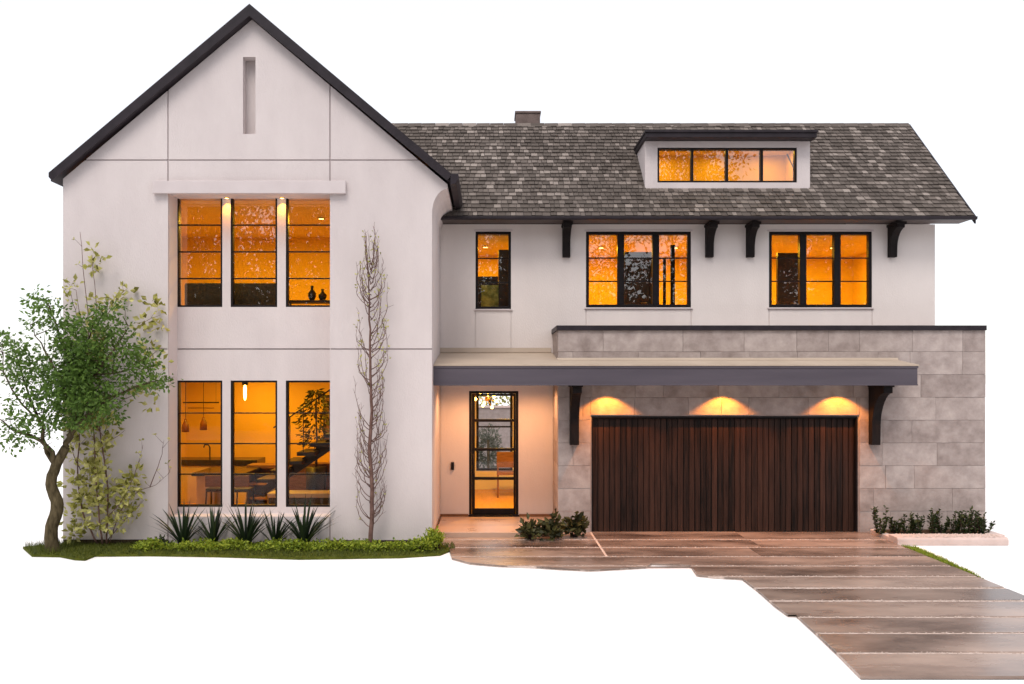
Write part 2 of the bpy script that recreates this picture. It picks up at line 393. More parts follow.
def wing_panels(mb, gp_, y0, y1):
    e = gp_ / 2
    big = 99
    P = [panel(HX0, XL-e, 0, ZG2-e), panel(HX0, XL-e, ZG2+e, ZG1-e), panel(HX0, XL-e, ZG1+e, big),
         panel(XR+e, HX1, 0, ZG2-e), panel(XR+e, HX1, ZG2+e, ZG1-e, True), panel(XR+e, HX1 - .001, ZG1+e, big),
         panel(XL+e, XR-e, 0, ZRB), panel(XL+e, XR-e, ZRT, ZG1-e),
         panel(XL+e, NX0, ZG1+e, big), panel(NX1, XR-e, ZG1+e, big), panel(NX0, NX1, ZG1+e, NZ0), panel(NX0, NX1, NZ1, big)]
    for p in P: mb.prism(p, y0, y1)
s = MB(); wing_panels(s, .022, DW, DW + .018)
s.box(XL-.011, XL, DW+.0, DW+.018, ZRB, ZRT) ; s.box(XR, XR+.011, DW, DW+.018, ZRB, ZRT)
# recess: jambs, head, ledge; niche
s.box(XL-.15, XL+.004, DW+.036, DR+.2, ZRB-.2, ZRT+.2); s.box(XR-.004, XR+.15, DW+.036, DR+.2, ZRB-.2, ZRT+.2)
s.box(XL-.15, XR+.15, DW+.0365, DR+.2, ZRT-.003, ZRT+.19); s.box(XL-.15, XR+.15, DW+.0365, DR+.2, ZRB-.19, ZRB+.003)
s.box(NX0-.05, NX0+.003, DW+.036, DW+.2, NZ0-.05, NZ1+.05); s.box(NX1-.003, NX1+.05, DW+.036, DW+.2, NZ0-.05, NZ1+.05)
s.box(NX0-.05, NX1+.05, DW+.037, DW+.2, NZ0-.06, NZ0+.003); s.box(NX0-.05, NX1+.05, DW+.037, DW+.2, NZ1-.003, NZ1+.06)
s.box(NX0-.05, NX1+.05, DW+.19, DW+.25, NZ0-.05, NZ1+.05)
# recessed wall with six window openings
WX = [(PX(176.4, DR), PX(222.3, DR)), (PX(230.6, DR), PX(277.2, DR)), (PX(285.8, DR), PX(332, DR))]
WZ = [(PZ(307, DR), PZ(196, DR)), (PZ(507, DR), PZ(380.5, DR))]
hl = [(a, b, c, d) for a, b in WX for c, d in WZ]
zg = PZ(349, DR)
holes_wall(s, XL, XR, ZRB, zg - .011, DR, DR + .2, hl); holes_wall(s, XL, XR, zg + .011, ZRT, DR, DR + .2, hl)
# side walls and rear
s.box(HX1-.15, HX1, DW+.0385, 17.29, 0, 5.62)
s.prism([(HX1-.15, 5.62)] + FL + [(FL[-1][0], zr(FL[-1][0])), (HX1-.15, zr(HX1) )], DW+.0385, 17.29)
s.box(HX0, HX0+.15, DW+.0385, 21.98, 0, 6.1)
s.prism([(HX0, 0), (HX1, 0), (HX1, zr(HX1)), (XC, zr(XC)), (HX0, zr(HX0))], 21.8, 21.98)
s.build('wall', M['stucco'], house)
s = MB(); wing_panels(s, 0, DW+.0181, DW+.035); s.box(XL, XR, DR+.03, DR+.19, zg-.011, zg+.011)
s.build('wall_joint', M['groove'], house)
s = MB(); s.box(PX(152, DW-.1), PX(345.5, DW-.1), DW-.09, DW+.001-.003, PZ(193.2, DW-.1), PZ(180.5, DW-.1))
s.build('window_header', M['trim_white'], house, bevel=.008)

s = MB(); s.box(HX0+.003, XL, DW-.004, DW-.0005, 0, .10); s.build('base_gap_shade', M['soil'], house); s = MB(); s.box(XR, HX1-.003, DW-.004, DW-.0005, 0, .09)  # thin dark strips painting in the shaded gap at the wall base
s.build('base_gap_shade', M['soil'], house)
# wing roof
s = MB(); Y0, Y1 = 14.785, 22.2
for sg in (-1, 1):
    xe = XC + sg * HALF; ze = ZPK - TAN * HALF
    s.prism([(XC, ZPK), (xe, ze), (xe, ze-.13), (XC, ZPK-.185)], Y0, Y1)
s.build('gable_roof', M['dark_metal'], house)
s = MB()
for sg in (-1, 1):
    xe = XC + sg * (HALF+.012); ze = ZPK - TAN * HALF
    s.prism([(XC, ZPK+.012), (xe, ze+.004), (xe, ze-.07), (xe - sg*.05, ze-.125), (XC, ZPK-.19)], 14.735, 14.784)
s.build('rake_fascia', M['dark_metal'], house)
s = MB()  # gutter on the inner eave, running back to the main roof
xe = XC + HALF; ze = ZPK - TAN * HALF
s.prism([(xe+.014, ze-.01), (xe+.15, ze-.01), (xe+.15, ze-.09), (xe+.11, ze-.17), (xe+.014, ze-.2)], 14.75, 17.05)
s.build('gutter', M['dark_metal'], house, bevel=.006)
s = MB()  # shingle sheet on the gable slopes
for sg in (-1, 1):
    L_ = HALF * math.hypot(1, TAN)
    rows = int(L_ / .15)
    for r_ in range(rows):
        t0, t1 = r_ / rows * HALF, min(1, (r_+1.25) / rows) * HALF
        y = 14.8
        while y < 22.1:
            w_ = rnd.uniform(.5, 1.0); y2 = min(y + w_, 22.15)
            a = (XC + sg*t0, ZPK - TAN*t0 + .004); b = (XC + sg*t1, ZPK - TAN*t1 + .02)
            s.add([(a[0], y, a[1]), (a[0], y2-.008, a[1]), (b[0], y2-.008, b[1]), (b[0], y, b[1])], [(0, 1, 2, 3)])
            y = y2
s.build('gable_shingles', M['shingle'], house, recalc=False)

# main block, upper wall and porch back wall
MX1 = PX(935, DB)
SM = (PX(475.5, DB), PX(511, DB), PZ(309, DB), PZ(231.5, DB))
T1 = (PX(586, DB), PX(691, DB), PZ(307.5, DB), PZ(231.5, DB))
T2 = (PX(769, DB), PX(872, DB), PZ(307.5, DB), PZ(231.5, DB))
DO = (PX(469, DB), PX(518.5, DB), -.1, PZ(391, DB))
s = MB()
holes_wall(s, HX1 + .001, MX1, 0, 5.86, DB + .02, DB + .22, [SM, T1, T2, (DO[0], DO[1], -.2, DO[3])])
# face panels with fine joints under the small window and the wide windows
J = .014
xs_ = [HX1 + .002, SM[0], SM[1], T1[0], T1[1], T2[0], T2[1], MX1]
for i in range(len(xs_)-1):
    a, b = xs_[i] + (J/2 if i else 0), xs_[i+1] - (J/2 if i < len(xs_)-2 else 0)
    k = (SM, None, T1, None, T2, None)
    win = {1: SM, 3: T1, 5: T2}.get(i)
    zb = 3.2
    if win:
        s.box(a, b, DB, DB+.0195, zb, win[2]-.02); s.box(xs_[i], xs_[i+1], DB, DB+.0195, win[3]+.02, 5.86)
    else:
        s.box(a, b, DB, DB+.0195, zb, win[2] if win else T1[2]-.02)
        s.box(xs_[i]+.0, xs_[i+1]-.0, DB, DB+.0195, T1[2]-.02, 5.86)
s.prism_x([(DB+.02, 5.9), (19.4, 8.25), (21.6, 6.1), (21.8, 5.9)], MX1-.2, MX1)
s.box(MX1-.2, MX1, DB+.23, 21.98, 0, 5.9)
RW = (-.34, .56, .55, 2.75)                                  # rear garden window of the hall
holes_wall(s, HX1+.001, MX1-.001, 0, 5.9, 21.8, 21.98, [RW])
s.build('main_wall', M['stucco_main'], house)

# stone garage block
GX0, GX1 = PX(558, DG), PX(985.5, DG)
GT = PZ(329, DG); GO = (PX(590.5, DG), PX(859.5, DG), 0, PZ(415, DG))
s = MB()
holes_wall(s, GX0 + .002, GX1 - .002, 0, GT, DG + .022, DG + .22, [(GO[0]+.02, GO[1]-.02, -.1, GO[3]-.02)])
s.box(GX0+.002, GX0+.2, DG+.22, DB-.003, 0, GT); s.box(GX1-.2, GX1-.002, DG+.22, 21.9, 0, GT)
s.box(GX0+.2, GX1-.2, DG+.22, DB-.003, GT-.2, GT-.02)
s.build('wall_core', M['mortar'], house)
s = MB(); nc = 9; ch = (GT) / nc; jn = .0035
def stone(x0, x1, z0, z1, dy):
    if x1 - x0 < .03 or z1 - z0 < .02: return
    s.box(x0 + jn/2, x1 - jn/2, DG - dy, DG + .05, z0 + jn/2, z1 - jn/2)
for c in range(nc):
    z0, z1 = c*ch, (c+1)*ch
    x = GX0; first = True
    while x < GX1 - .01:
        w_ = rnd.choice([.55, .8, .95, 1.1, 1.35]) * rnd.uniform(.9, 1.1)
        if first and c % 2: w_ *= .5
        first = False
        x2 = x + w_
        if GX1 - x2 < .35: x2 = GX1
        dy = rnd.uniform(0, .007)
        if z0 < GO[3] and x2 > GO[0] and x < GO[1]:
            stone(x, min(x2, GO[0]), z0, z1, dy); stone(max(x, GO[1]), x2, z0, z1, dy)
            if z1 > GO[3]: stone(max(x, GO[0]), min(x2, GO[1]), GO[3], z1, dy)
        else: stone(x, x2, z0, z1, dy)
        x = x2
# left return of the block
for c in range(nc):
    y = DG + .051
    while y < DB - .03:
        y2 = min(y + rnd.uniform(.4, .8), DB - .004)
        if DB - y2 < .2: y2 = DB - .004
        s.box(GX0 - rnd.uniform(0, .003), GX0 + .05, y, y2 - jn, c*ch + jn/2, (c+1)*ch - jn/2); y = y2
s.build('stone_cladding', M['stone'], house, bevel=.004)
s = MB()
zc0, zc1 = PZ(330.5, DG), PZ(325.5, DG)
s.slab([(GX0-.02, DG-.045), (GX1+.001, DG-.045), (GX1+.001, DG+.24), (GX0+.24, DG+.24), (GX0+.24, DB-.003), (GX0-.03, DB-.003), (GX0-.03, DG)], zc0 + .001, zc1)
s.build('coping', M['dark_metal'], house, bevel=.006)

# garage door
gd = MB(); yd = DG + .13
n = 46; dx0, dx1 = GO[0] + .045, GO[1] - .045; wd = (dx1 - dx0) / n
zt = GO[3] - .06
for i in range(n):
    a = dx0 + i*wd; dy = rnd.uniform(0, .006)
    gd.box(a + .006, a + wd - .006, yd - dy, yd + .05, .03, zt - .012)
go = gd.build('garage_door', M['wood'], house, bevel=.006)
s = MB(); s.box(dx0, dx1, yd + .02, yd + .06, .02, zt); s.build('door_backing', M['frame'], go)
s = MB()
s.box(GO[0]+.001, GO[0]+.045, DG+.03, DG+.2, .02, GO[3]-.001); s.box(GO[1]-.045, GO[1]-.001, DG+.03, DG+.2, .02, GO[3]-.001)
s.box(GO[0]+.045, GO[1]-.045, DG+.03, DG+.2, zt, GO[3]-.001); s.box(dx0, dx1, yd-.01, yd+.06, .012, .0295)
s.build('door_frame', M['frame'], go, bevel=.004)

# canopy
CF = 15.25; CX0, CX1 = HX1 + .004, PX(917.5, CF)
zf0, zf1 = PZ(385.5, CF), PZ(366.5, CF); SL = .13
ztop = lambda y: zf1 + .012 + SL*(y - CF)
s = MB()
s.slab([(CX0, CF-.02), (CX1+.02, CF-.02), (CX1-.0, DG-.004), (GX0-.006, DG-.004), (GX0-.006, DB-.004), (CX0, DB-.004)], 0, 1)
for k, v in enumerate(s.v):
    x, y, z = v; s.v[k] = (x, y, ztop(y) + (.0 if z < .5 else .022))
can = s.build('canopy', M['canopy_top'], house)
s = MB(); s.box(CX0, CX1, CF, CF+.06, zf0, zf1); s.box(CX1-.06, CX1, CF+.06, DG-.004, zf0, zf1)
s.box(CX0, CX1+.012, CF-.012, CF-.0005, zf1-.03, zf1+.008); s.box(CX0, CX1+.006, CF-.006, CF-.0005, zf0, zf0+.025)
s.build('canopy_fascia', M['fascia'], can, bevel=.003)
s = MB()
s.box(CX0, CX1-.061, CF+.061, DG-.006, zf0+.03, zf0+.07); s.box(CX0, GX0-.008, DG-.006, DB-.006, zf0+.03, zf0+.07)
s.build('canopy_soffit', M['soffit'], can)
s = MB()
s.prism_x([(DB-.004, ztop(DB)+.01), (DB-.03, ztop(DB)+.03), (DB-.012, ztop(DB)+.12), (DB-.004, ztop(DB)+.12)], CX0, GX0-.035)
s.prism_x([(DG-.012, ztop(DG)+.01), (DG-.04, ztop(DG)+.02), (DG-.02, ztop(DG)+.06), (DG-.012, ztop(DG)+.06)], GX0-.02, CX1)
s.build('flashing', M['canopy_top'], can)

def bracket(xc, wd, yw, zb, zt_, pr, pb):
    pts = [(yw - .001, zb), (yw - pb, zb), (yw - pb - .01, zb + (zt_-zb)*.35)]
    for i in range(1, 9):
        t = i / 8; pts.append((yw - pb - .01 - (pr - pb - .01) * (1 - math.cos(t*math.pi/2))**.9, zb + (zt_-zb)*(.35 + .55*math.sin(t*math.pi/2))))
    pts += [(yw - pr, zt_), (yw - .001, zt_)]
    b = MB(); b.prism_x(pts, xc - wd/2, xc + wd/2); b.box(xc - wd/2 - .02, xc + wd/2 + .02, yw - pr - .03, yw - .002, zt_ + .0005, zt_ + .05)
    return b.build('bracket', M['bracket'], house, bevel=.006)
EZ = 5.93
for p in (566.5, 710, 751, 893.5):
    bracket(PX(p, DB-.1), .15, DB, PZ(257, DB-.1), 5.79, .42, .10)
for p in (574.5, 875.5):
    bracket(PX(p, DG-.12), .16, DG - .008, PZ(445, DG-.12), zf0 - .03, .62, .14)

# main roof
EY, RY, SLP = 16.8, 19.4, .96
RX0, RX1 = XC + .2, PX(973.5, EY)
zroof = lambda y: EZ + SLP * (y - EY)
RZ = zroof(RY)
DX0, DX1, DFY = PX(645, 17.5), PX(810, 17.5), 17.5
s = MB(); TH = .04
xs_wing = lambda y: min(HX1, XC + (ZPK - .3 - zroof(y)) / TAN)
hole = [(DX0+.12, DX1-.12, DFY+.1, 18.62)]
holes_wall(s, RX0, RX1, EY, RY, 0, TH, hole, mp=lambda x, y, t: (xs_wing(y) if x == RX0 else x, y, zroof(y) - t*1.2))
holes_wall(s, -3.5, RX1, RY+.0005, 22.15, 0, TH, [], mp=lambda x, y, t: (x, y, RZ - SLP*(y-RY) - t*1.2))
rf = s.build('roof', M['dark_metal'], house)
s = MB(); L_ = (RY - EY) * math.hypot(1, SLP); rows = 26
def tab(x0, x1, ya, yb, lift):
    # a thin tab whose lower edge stands proud of the row below
    nx, nz_ = -SLP / math.hypot(1, SLP), 1 / math.hypot(1, SLP)
    pa = lambda x, h: (x, ya + nx*h, zroof(ya) + nz_*h); pb = lambda x, h: (x, yb + nx*h, zroof(yb) + nz_*h)
    s.add([pa(x0, .002), pa(x1, .002), pb(x1, .002), pb(x0, .002), pa(x0, lift), pa(x1, lift), pb(x1, .005), pb(x0, .005)],
          [(4, 5, 6, 7), (0, 1, 5, 4), (0, 4, 7, 3), (1, 2, 6, 5)])
for r_ in range(rows):
    ya = EY - .02 + (RY - EY + .02) * r_ / rows; yb = min(RY, EY - .02 + (RY - EY + .02) * (r_ + 1.35) / rows)
    x = RX0 - rnd.random() * .2
    while x < RX1:
        x2 = min(x + rnd.choice([.08, .10, .12, .15]) * rnd.uniform(.9, 1.1), RX1)
        a, b = max(x, xs_wing(ya)), x2
        if b - a < .03: x = x2; continue
        if not (b > DX0 + .02 and a < DX1 - .02 and yb > DFY + .03 and ya < 18.6): tab(a, b - .009, ya, yb, rnd.uniform(.028, .044))
        elif a < DX0 + .02 and b > DX0: tab(a, DX0 + .02, ya, yb, .02)
        elif b > DX1 - .02 and a < DX1: tab(DX1 - .02, b, ya, yb, .02)
        x = x2
s.build('shingles', M['shingle'], rf)
s = MB(); x = xs_wing(RY)
while x < RX1 - .02:
    x2 = min(x + .3, RX1); s.add([(x, RY-.10, zroof(RY-.10)+.03), (x2-.006, RY-.10, zroof(RY-.10)+.03), (x2-.006, RY, RZ+.04), (x, RY, RZ+.036), (x2-.006, RY+.12, RZ-.07), (x, RY+.12, RZ-.07)], [(0, 1, 2, 3), (3, 2, 4, 5)]); x = x2
s.build('ridge_cap', M['shingle'], rf)
s = MB()
s.box(HX1+.002, RX1+.015, EY-.05, EY-.021, EZ-.06, EZ-.012)
s.prism_x([(EY-.11, EZ-.022), (EY-.11, EZ-.06), (EY-.095, EZ-.083), (EY-.0505, EZ-.085), (EY-.0505, EZ-.015)], HX1+.002, RX1+.02)
s.build('fascia', M['dark_metal'], rf, bevel=.004)
s = MB(); s.box(HX1+.002, RX1-.02, EY-.02, DB-.003, EZ-.06, EZ-.045); s.build('soffit', M['eave_board'], rf)
s = MB(); t_ = .05
s.prism_x([(EY-.03, EZ-.15), (EY-.03, EZ-.0), (RY, RZ+.012), (22.1, RZ-SLP*2.7+.01), (22.1, RZ-SLP*2.7-.14), (RY, RZ-.15)], RX1+.0005, RX1+.03)
s.build('rake_board', M['dark_metal'], rf)
# chimney
s = MB(); cx0, cx1 = PX(515, 19.7), PX(541, 19.7); zt_ = PZ(111, 19.7)
s.box(cx0+.02, cx1-.02, 19.7, 20.3, 7.4, zt_-.05); s.box(cx0, cx1, 19.68, 20.32, zt_-.05, zt_); s.box(cx0-.06, cx0+.1, 19.72, 20.2, 7.5, 8.5)
s.build('chimney', M['chimney'], rf, bevel=.01)

# dormer
DZ0, DZ1 = PZ(189.5, DFY), PZ(138.5, 17.3)
DWN = (PX(657.5, DFY), PX(797, DFY), PZ(182.5, DFY), PZ(147.5, DFY))
s = MB()
holes_wall(s, DX0, DX1, DZ0 - .12, DZ1, DFY, DFY+.12, [DWN])
for a, b in ((DX0, DX0+.1), (DX1-.1, DX1)):
    s.prism_x([(DFY+.121, zroof(DFY+.121)-.1), (DFY+.121, DZ1), (18.62, DZ1), (18.62, zroof(18.62)-.1)], a+.001, b-.001)
dm = s.build('dormer', M['stucco'], house)
s = MB(); yb = 18.75; zt_ = PZ(130, 17.22)
s.box(DX0-.035, DX1+.035, 17.22, yb, DZ1+.001, zt_-.02)
s.box(DX0-.05, DX1+.05, 17.195, yb-.02, zt_-.05, zt_)
s.build('dormer_roof', M['dark_metal'], dm, bevel=.008)
s = MB(); s.box(DX0-.02, DX1+.02, DFY-.03, DFY-.001, DZ0-.06, DZ0+.005); s.build('dormer_flashing', M['canopy_top'], dm)

# ------------------------------------------------------------------ windows
def window(x0, x1, z0, z1, y, cols, rows, fw=.034, mw=.09, bar=.022, dep=.11, glass='glass_clear', trim=False):
    f = MB()
    f.box(x0, x0+fw, y, y+dep, z0, z1); f.box(x1-fw, x1, y, y+dep, z0, z1)
    f.box(x0+fw, x1-fw, y, y+dep, z1-fw, z1); f.box(x0+fw, x1-fw, y, y+dep, z0, z0+fw)
    cw = (x1 - x0) / cols; xs = []
    for i in range(cols):
        a = x0 + fw if i == 0 else x0 + i*cw + mw/2
        b = x1 - fw if i == cols-1 else x0 + (i+1)*cw - mw/2
        xs.append((a, b))
        if i: f.box(x0 + i*cw - mw/2, x0 + i*cw + mw/2, y-.008, y+dep, z0+fw, z1-fw)
    zs = [z0 + fw + (z1-z0-2*fw)*k/rows for k in range(rows+1)]
    g_ = MB()
    for a, b in xs:
        for k in range(rows):
            if k: f.box(a, b, y+.012, y+.055, zs[k]-bar/2, zs[k]+bar/2)
            t = [rnd.uniform(-.0022, .0022) for _ in range(3)]
            lo, hi = zs[k] + (bar/2 if k else 0), zs[k+1] - (bar/2 if k < rows-1 else 0)
            yy = lambda x, z: y + .034 + t[0]*(x-a)/(b-a) + t[1]*(z-lo)/(hi-lo)
            g_.add([(a, yy(a, lo), lo), (b, yy(b, lo), lo), (b, yy(b, hi), hi), (a, yy(a, hi), hi)], [(0, 1, 2, 3)])
    o = f.build('window', M['frame'], house, bevel=.003)
    g_.build('pane', M[glass], o, recalc=False)
    if trim:
        tr = MB(); tr.box(x0-.03, x1+.03, DB-.03, DB+.03, z0-.03, z0-.001)
        tr.build('sill', M['trim_white'], o, bevel=.004)
        tr = MB(); tr.box(x0-.03, x1+.03, DB-.012, DB+.03, z1+.001, z1+.035); tr.build('head_trim', M['trim_white'], o, bevel=.004)
    return o
for a, b in WX:
    window(a, b, *WZ[0], DR+.012, 1, 4, glass='glass_coated'); window(a, b, *WZ[1], DR+.012, 1, 4)
window(*SM, DB+.012, 1, 3, fw=.05, glass='glass_coated', trim=True)
for t in (T1, T2): window(*t, DB+.012, 3, 3, fw=.06, mw=.13, glass='glass_coated', trim=True)
window(*DWN, DFY+.02, 4, 1, fw=.04, mw=.05, glass='glass_dormer')
# rear garden window of the hall
f = MB(); x0, x1, z0, z1 = RW
for a, b, c, d in ((x0, x0+.06, z0, z1), (x1-.06, x1, z0, z1), (x0+.06, x1-.06, z1-.06, z1), (x0+.06, x1-.06, z0, z0+.06), (x0+.06, x1-.06, 1.62, 1.66)):
    f.box(a, b, 21.83, 21.9, c, d)
f.build('rear_window', M['frame'], house)

# front door
z0 = .118; x0, x1 = DO[0]+.001, DO[1]-.001; z1 = DO[3]-.001; y = DB+.05
f = MB(); jw = .05
f.box(x0, x0+jw, y-.02, y+.12, z0, z1); f.box(x1-jw, x1, y-.02, y+.12, z0, z1); f.box(x0+jw, x1-jw, y-.02, y+.12, z1-jw, z1)
f.box(x0-.012, x1+.012, DB-.04, y+.1, z0-.001, z0+.03)
a, b = x0+jw+.004, x1-jw-.004; zl = [PZ(v, y) for v in (508.5, 478.5, 449.5, 420.5, 396)]
st = .06
f.box(a, a+st, y, y+.05, z0+.032, z1-jw-.004); f.box(b-st+.02, b, y, y+.05, z0+.032, z1-jw-.004)
f.box(a+st, b-st+.02, y, y+.05, z0+.032, zl[0]); f.box(a+st, b-st+.02, y, y+.05, zl[4], z1-jw-.004)
for z in zl[1:4]: f.box(a+st, b-st+.02, y+.002, y+.05, z-.028, z+.028)
fd = f.build('front_door', M['frame'], house, bevel=.004)
g_ = MB()
for k in range(4): g_.add([(a+st, y+.03, zl[k]+(.028 if k else 0)), (b-st+.02, y+.03, zl[k]+(.028 if k else 0)), (b-st+.02, y+.03, zl[k+1]-(.028 if k < 3 else 0)), (a+st, y+.03, zl[k+1]-(.028 if k < 3 else 0))], [(0, 1, 2, 3)])
g_.build('pane', M['glass_clear'], fd, recalc=False)
h = MB(); h.tube([(a+.03, y-.05, .95), (a+.03, y-.05, 1.35)], .012); h.tube([(a+.03, y-.05, 1.0), (a+.03, y+.01, 1.0)], .009); h.tube([(a+.03, y-.05, 1.3), (a+.03, y+.01, 1.3)], .009)
h.build('handle', M['dark_metal'], fd, smooth=True)
s = MB(); bx, bz = PX(452.5, DB), PZ(466, DB); s.box(bx-.032, bx+.032, DB-.03, DB+.019, bz-.075, bz+.075); s.lathe([(.012, 0), (.012, .01)], 0, 0, 10)
s.v[-20:] = [(bx + v[0], DB - .03 - v[2], bz - .03 + v[1]) for v in s.v[-20:]]
s.build('doorbell', M['frame'], house, bevel=.006)
# skirting strip where porch walls meet the step
s = MB(); s.box(HX1+.002, x0-.014, DB-.012, DB+.019, .117, .165); s.build('skirting', M['wood_mid'], house); s = MB(); s.box(x1+.014, GX0-.004, DB-.012, DB+.019, .117, .165)
s.build('skirting', M['wood_mid'], house); s = MB(); s.box(HX1+.0005, HX1+.012, 15.5, DB-.013, .117, .15)
s.build('skirting', M['wood_mid'], house)

# ------------------------------------------------------------------ rooms behind the windows
def room(x0, x1, y0, y1, z0, z1, wall='plaster_in', floor='floor_wood', ceil='plaster_in', rear=None):
    m = MB()
    m.add([(x0, y0, z0), (x0, y1, z0), (x0, y1, z1), (x0, y0, z1)], [(0, 1, 2, 3)]); m.add([(x1, y0, z0), (x1, y1, z0), (x1, y1, z1), (x1, y0, z1)], [(0, 1, 2, 3)])
    if rear: holes_wall(m, x0, x1, z0, z1, y1, y1+.06, [rear])
    else: m.add([(x0, y1, z0), (x1, y1, z0), (x1, y1, z1), (x0, y1, z1)], [(0, 1, 2, 3)])
    m.build('interior_wall', M[wall], house, recalc=False)
    m = MB(); m.add([(x0, y0, z0), (x1, y0, z0), (x1, y1, z0), (x0, y1, z0)], [(0, 1, 2, 3)]); m.build('interior_floor', M[floor], house, recalc=False)
    m = MB(); m.add([(x0, y0, z1), (x1, y0, z1), (x1, y1, z1), (x0, y1, z1)], [(0, 1, 2, 3)]); m.build('interior_ceiling', M[ceil], house, recalc=False)
ORANGE = (1.0, .51, .03)
def lamp(name, loc, power, c=None, size=.3):
    c = c or ((1, .53, .03) if loc[2] > 3.3 else ORANGE)
    l = bpy.data.lights.new(name, 'AREA'); l.energy = power; l.color = c; l.shape = 'DISK'; l.size = size
    o = bpy.data.objects.new(name, l); col.objects.link(o); o.location = Vector(loc) - house.location; o.parent = house; return o
def downlight(x, y, z, r=.05, mat='lens'):
    m = MB(); m.lathe([(r*1.25, z-.012), (r*1.25, z-.002)], x, y, 16, 0); m.lathe([(r, z-.0145), (r, z-.0125)], x, y, 16, 1)
    return m.build('downlight', [M['frame'], M[mat]], house)
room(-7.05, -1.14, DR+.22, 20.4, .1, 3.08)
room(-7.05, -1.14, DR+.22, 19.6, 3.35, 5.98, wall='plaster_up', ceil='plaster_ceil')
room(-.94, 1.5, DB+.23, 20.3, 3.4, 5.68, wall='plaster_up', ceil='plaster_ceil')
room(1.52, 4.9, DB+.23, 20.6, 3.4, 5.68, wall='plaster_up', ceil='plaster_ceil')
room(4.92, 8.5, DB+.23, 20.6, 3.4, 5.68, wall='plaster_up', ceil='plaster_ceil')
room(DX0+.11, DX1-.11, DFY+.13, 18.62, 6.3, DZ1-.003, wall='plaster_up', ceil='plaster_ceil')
room(-.92, 2.6, DB+.23, 21.7, .1, 3.1, wall='plaster_pale', ceil='plaster_pale', rear=RW)
LIT = [(-6.0, 17.0, 3.06, 45), (-4.4, 17.6, 3.06, 50), (-3.1, 18.8, 3.06, 40), (-5.2, 19.3, 3.06, 40),
       (-5.2, 17.2, 5.96, 85), (-3.3, 17.2, 5.96, 85), (-.1, 18.9, 5.66, 60), (.6, 18.4, 5.66, 18), (2.4, 19.0, 5.66, 66), (4.0, 19.0, 5.66, 66), (5.8, 19.0, 5.66, 66), (7.4, 19.0, 5.66, 66)]
for x, y, z, p in LIT:
    downlight(x, y, z); lamp('ceiling_lamp', (x, y, z-.03), p)
for x in (3.6, 4.7, 5.8): lamp('dormer_lamp', (x, 18.1, DZ1-.03), 9)
lamp('hall_lamp', (.4, 18.6, 2.9), 110, (1, .47, .04), .25)
# lamps under the window header, over the garage and in the porch
def spot(loc, power, size, blend, c=(1, .46, .075), rot=(0, 0, 0)):
    l = bpy.data.lights.new('downlight_lamp', 'SPOT'); l.energy = power; l.color = c; l.spot_size = R(size); l.spot_blend = blend; l.shadow_soft_size = .02
    o = bpy.data.objects.new('downlight_lamp', l); col.objects.link(o); o.location = Vector(loc) - house.location; o.parent = house; o.rotation_euler = rot
for p in (226.8, 282): 
    downlight(PX(p, DR-.07), DR-.07, ZRT-.003, .032); spot((PX(p, DR-.07), DR-.07, ZRT-.02), 42, 100, .8, (1, .38, .035))
for p in (609, 727, 843):
    x = PX(p, DG-.3); downlight(x, DG-.31, zf0+.03, .05); spot((x, DG-.31, zf0+.01), 170, 114, .32, (1, .32, .03))
for x in (-.4, .8):
    downlight(x, 16.45, zf0+.03, .05); spot((x, 16.45, zf0-.002), 80, 165, .8, (1, .47, .20))

# ------------------------------------------------------------------ things inside the rooms
def pendant(px, py, d, label):
    p = P3(px, py, d); t = thing('pendant_lamp', p, label, 'pendant lamp', 'pendant lamps over the kitchen island')
    m = MB(); m.lathe([(.025, .10), (.03, .06), (.07, -.02), (.075, -.16), (.07, -.165)], 0, 0, 14); m.v = [tuple(Vector(v)+p) for v in m.v]; m.build('lamp_shade', M['pendant_glass'], t, smooth=True)
    m = MB(); m.tube([p + Vector((0, 0, .10)), Vector((p.x, p.y, 3.07))], .006, 5); m.build('cord', M['wood_dark'], t)
pendant(185.5, 424, 18.0, 'brown glass pendant lamp over the kitchen island, farther from the stairs')
pendant(203.5, 422, 18.0, 'brown glass pendant lamp over the kitchen island, nearer the stairs')
t = thing('linear_lamp', P3(201, 404, 18.6), 'thin dark horizontal bar lamp hanging above the two pendants', 'lamp')
m = MB(); a, b = P3(183, 402.5, 18.6), P3(219, 402.5, 18.6); m.tube([a, b], .014, 6); m.build('lamp_bar', M['wood_dark'], t)
m = MB(); a, b = P3(188, 408, 18.9), P3(214, 408, 18.9); m.tube([a, b], .009, 6); m.build('lower_bar', M['wood_mid'], t)
m = MB()
for q in (186, 216):
    m = MB(); m.tube([P3(q, 402.5, 18.6), Vector((PX(q, 18.6), 18.6, 3.07))], .003, 4); m.build('cord', M['wood_dark'], t)
t = thing('bulb_lamp', P3(245, 390, 17.2), 'bare glowing bulb in a black socket hanging behind the middle ground floor window', 'pendant lamp')
p = P3(245, 384, 17.2)
m = MB(); m.lathe([(.02, .16), (.05, .10), (.06, .0), (.05, -.02)], 0, 0, 14); m.v = [tuple(Vector(v)+p) for v in m.v]; m.build('socket', M['wood_dark'], t, smooth=True)
m = MB(); m.lathe([(.02, -.021), (.032, -.08), (.03, -.26), (.012, -.32)], 0, 0, 12); m.v = [tuple(Vector(v)+p) for v in m.v]; m.build('bulb', M['bulb'], t, smooth=True)
m = MB(); m.tube([p + Vector((0, 0, .16)), (p.x, p.y, 3.07)], .006, 5); m.build('cord', M['wood_dark'], t)

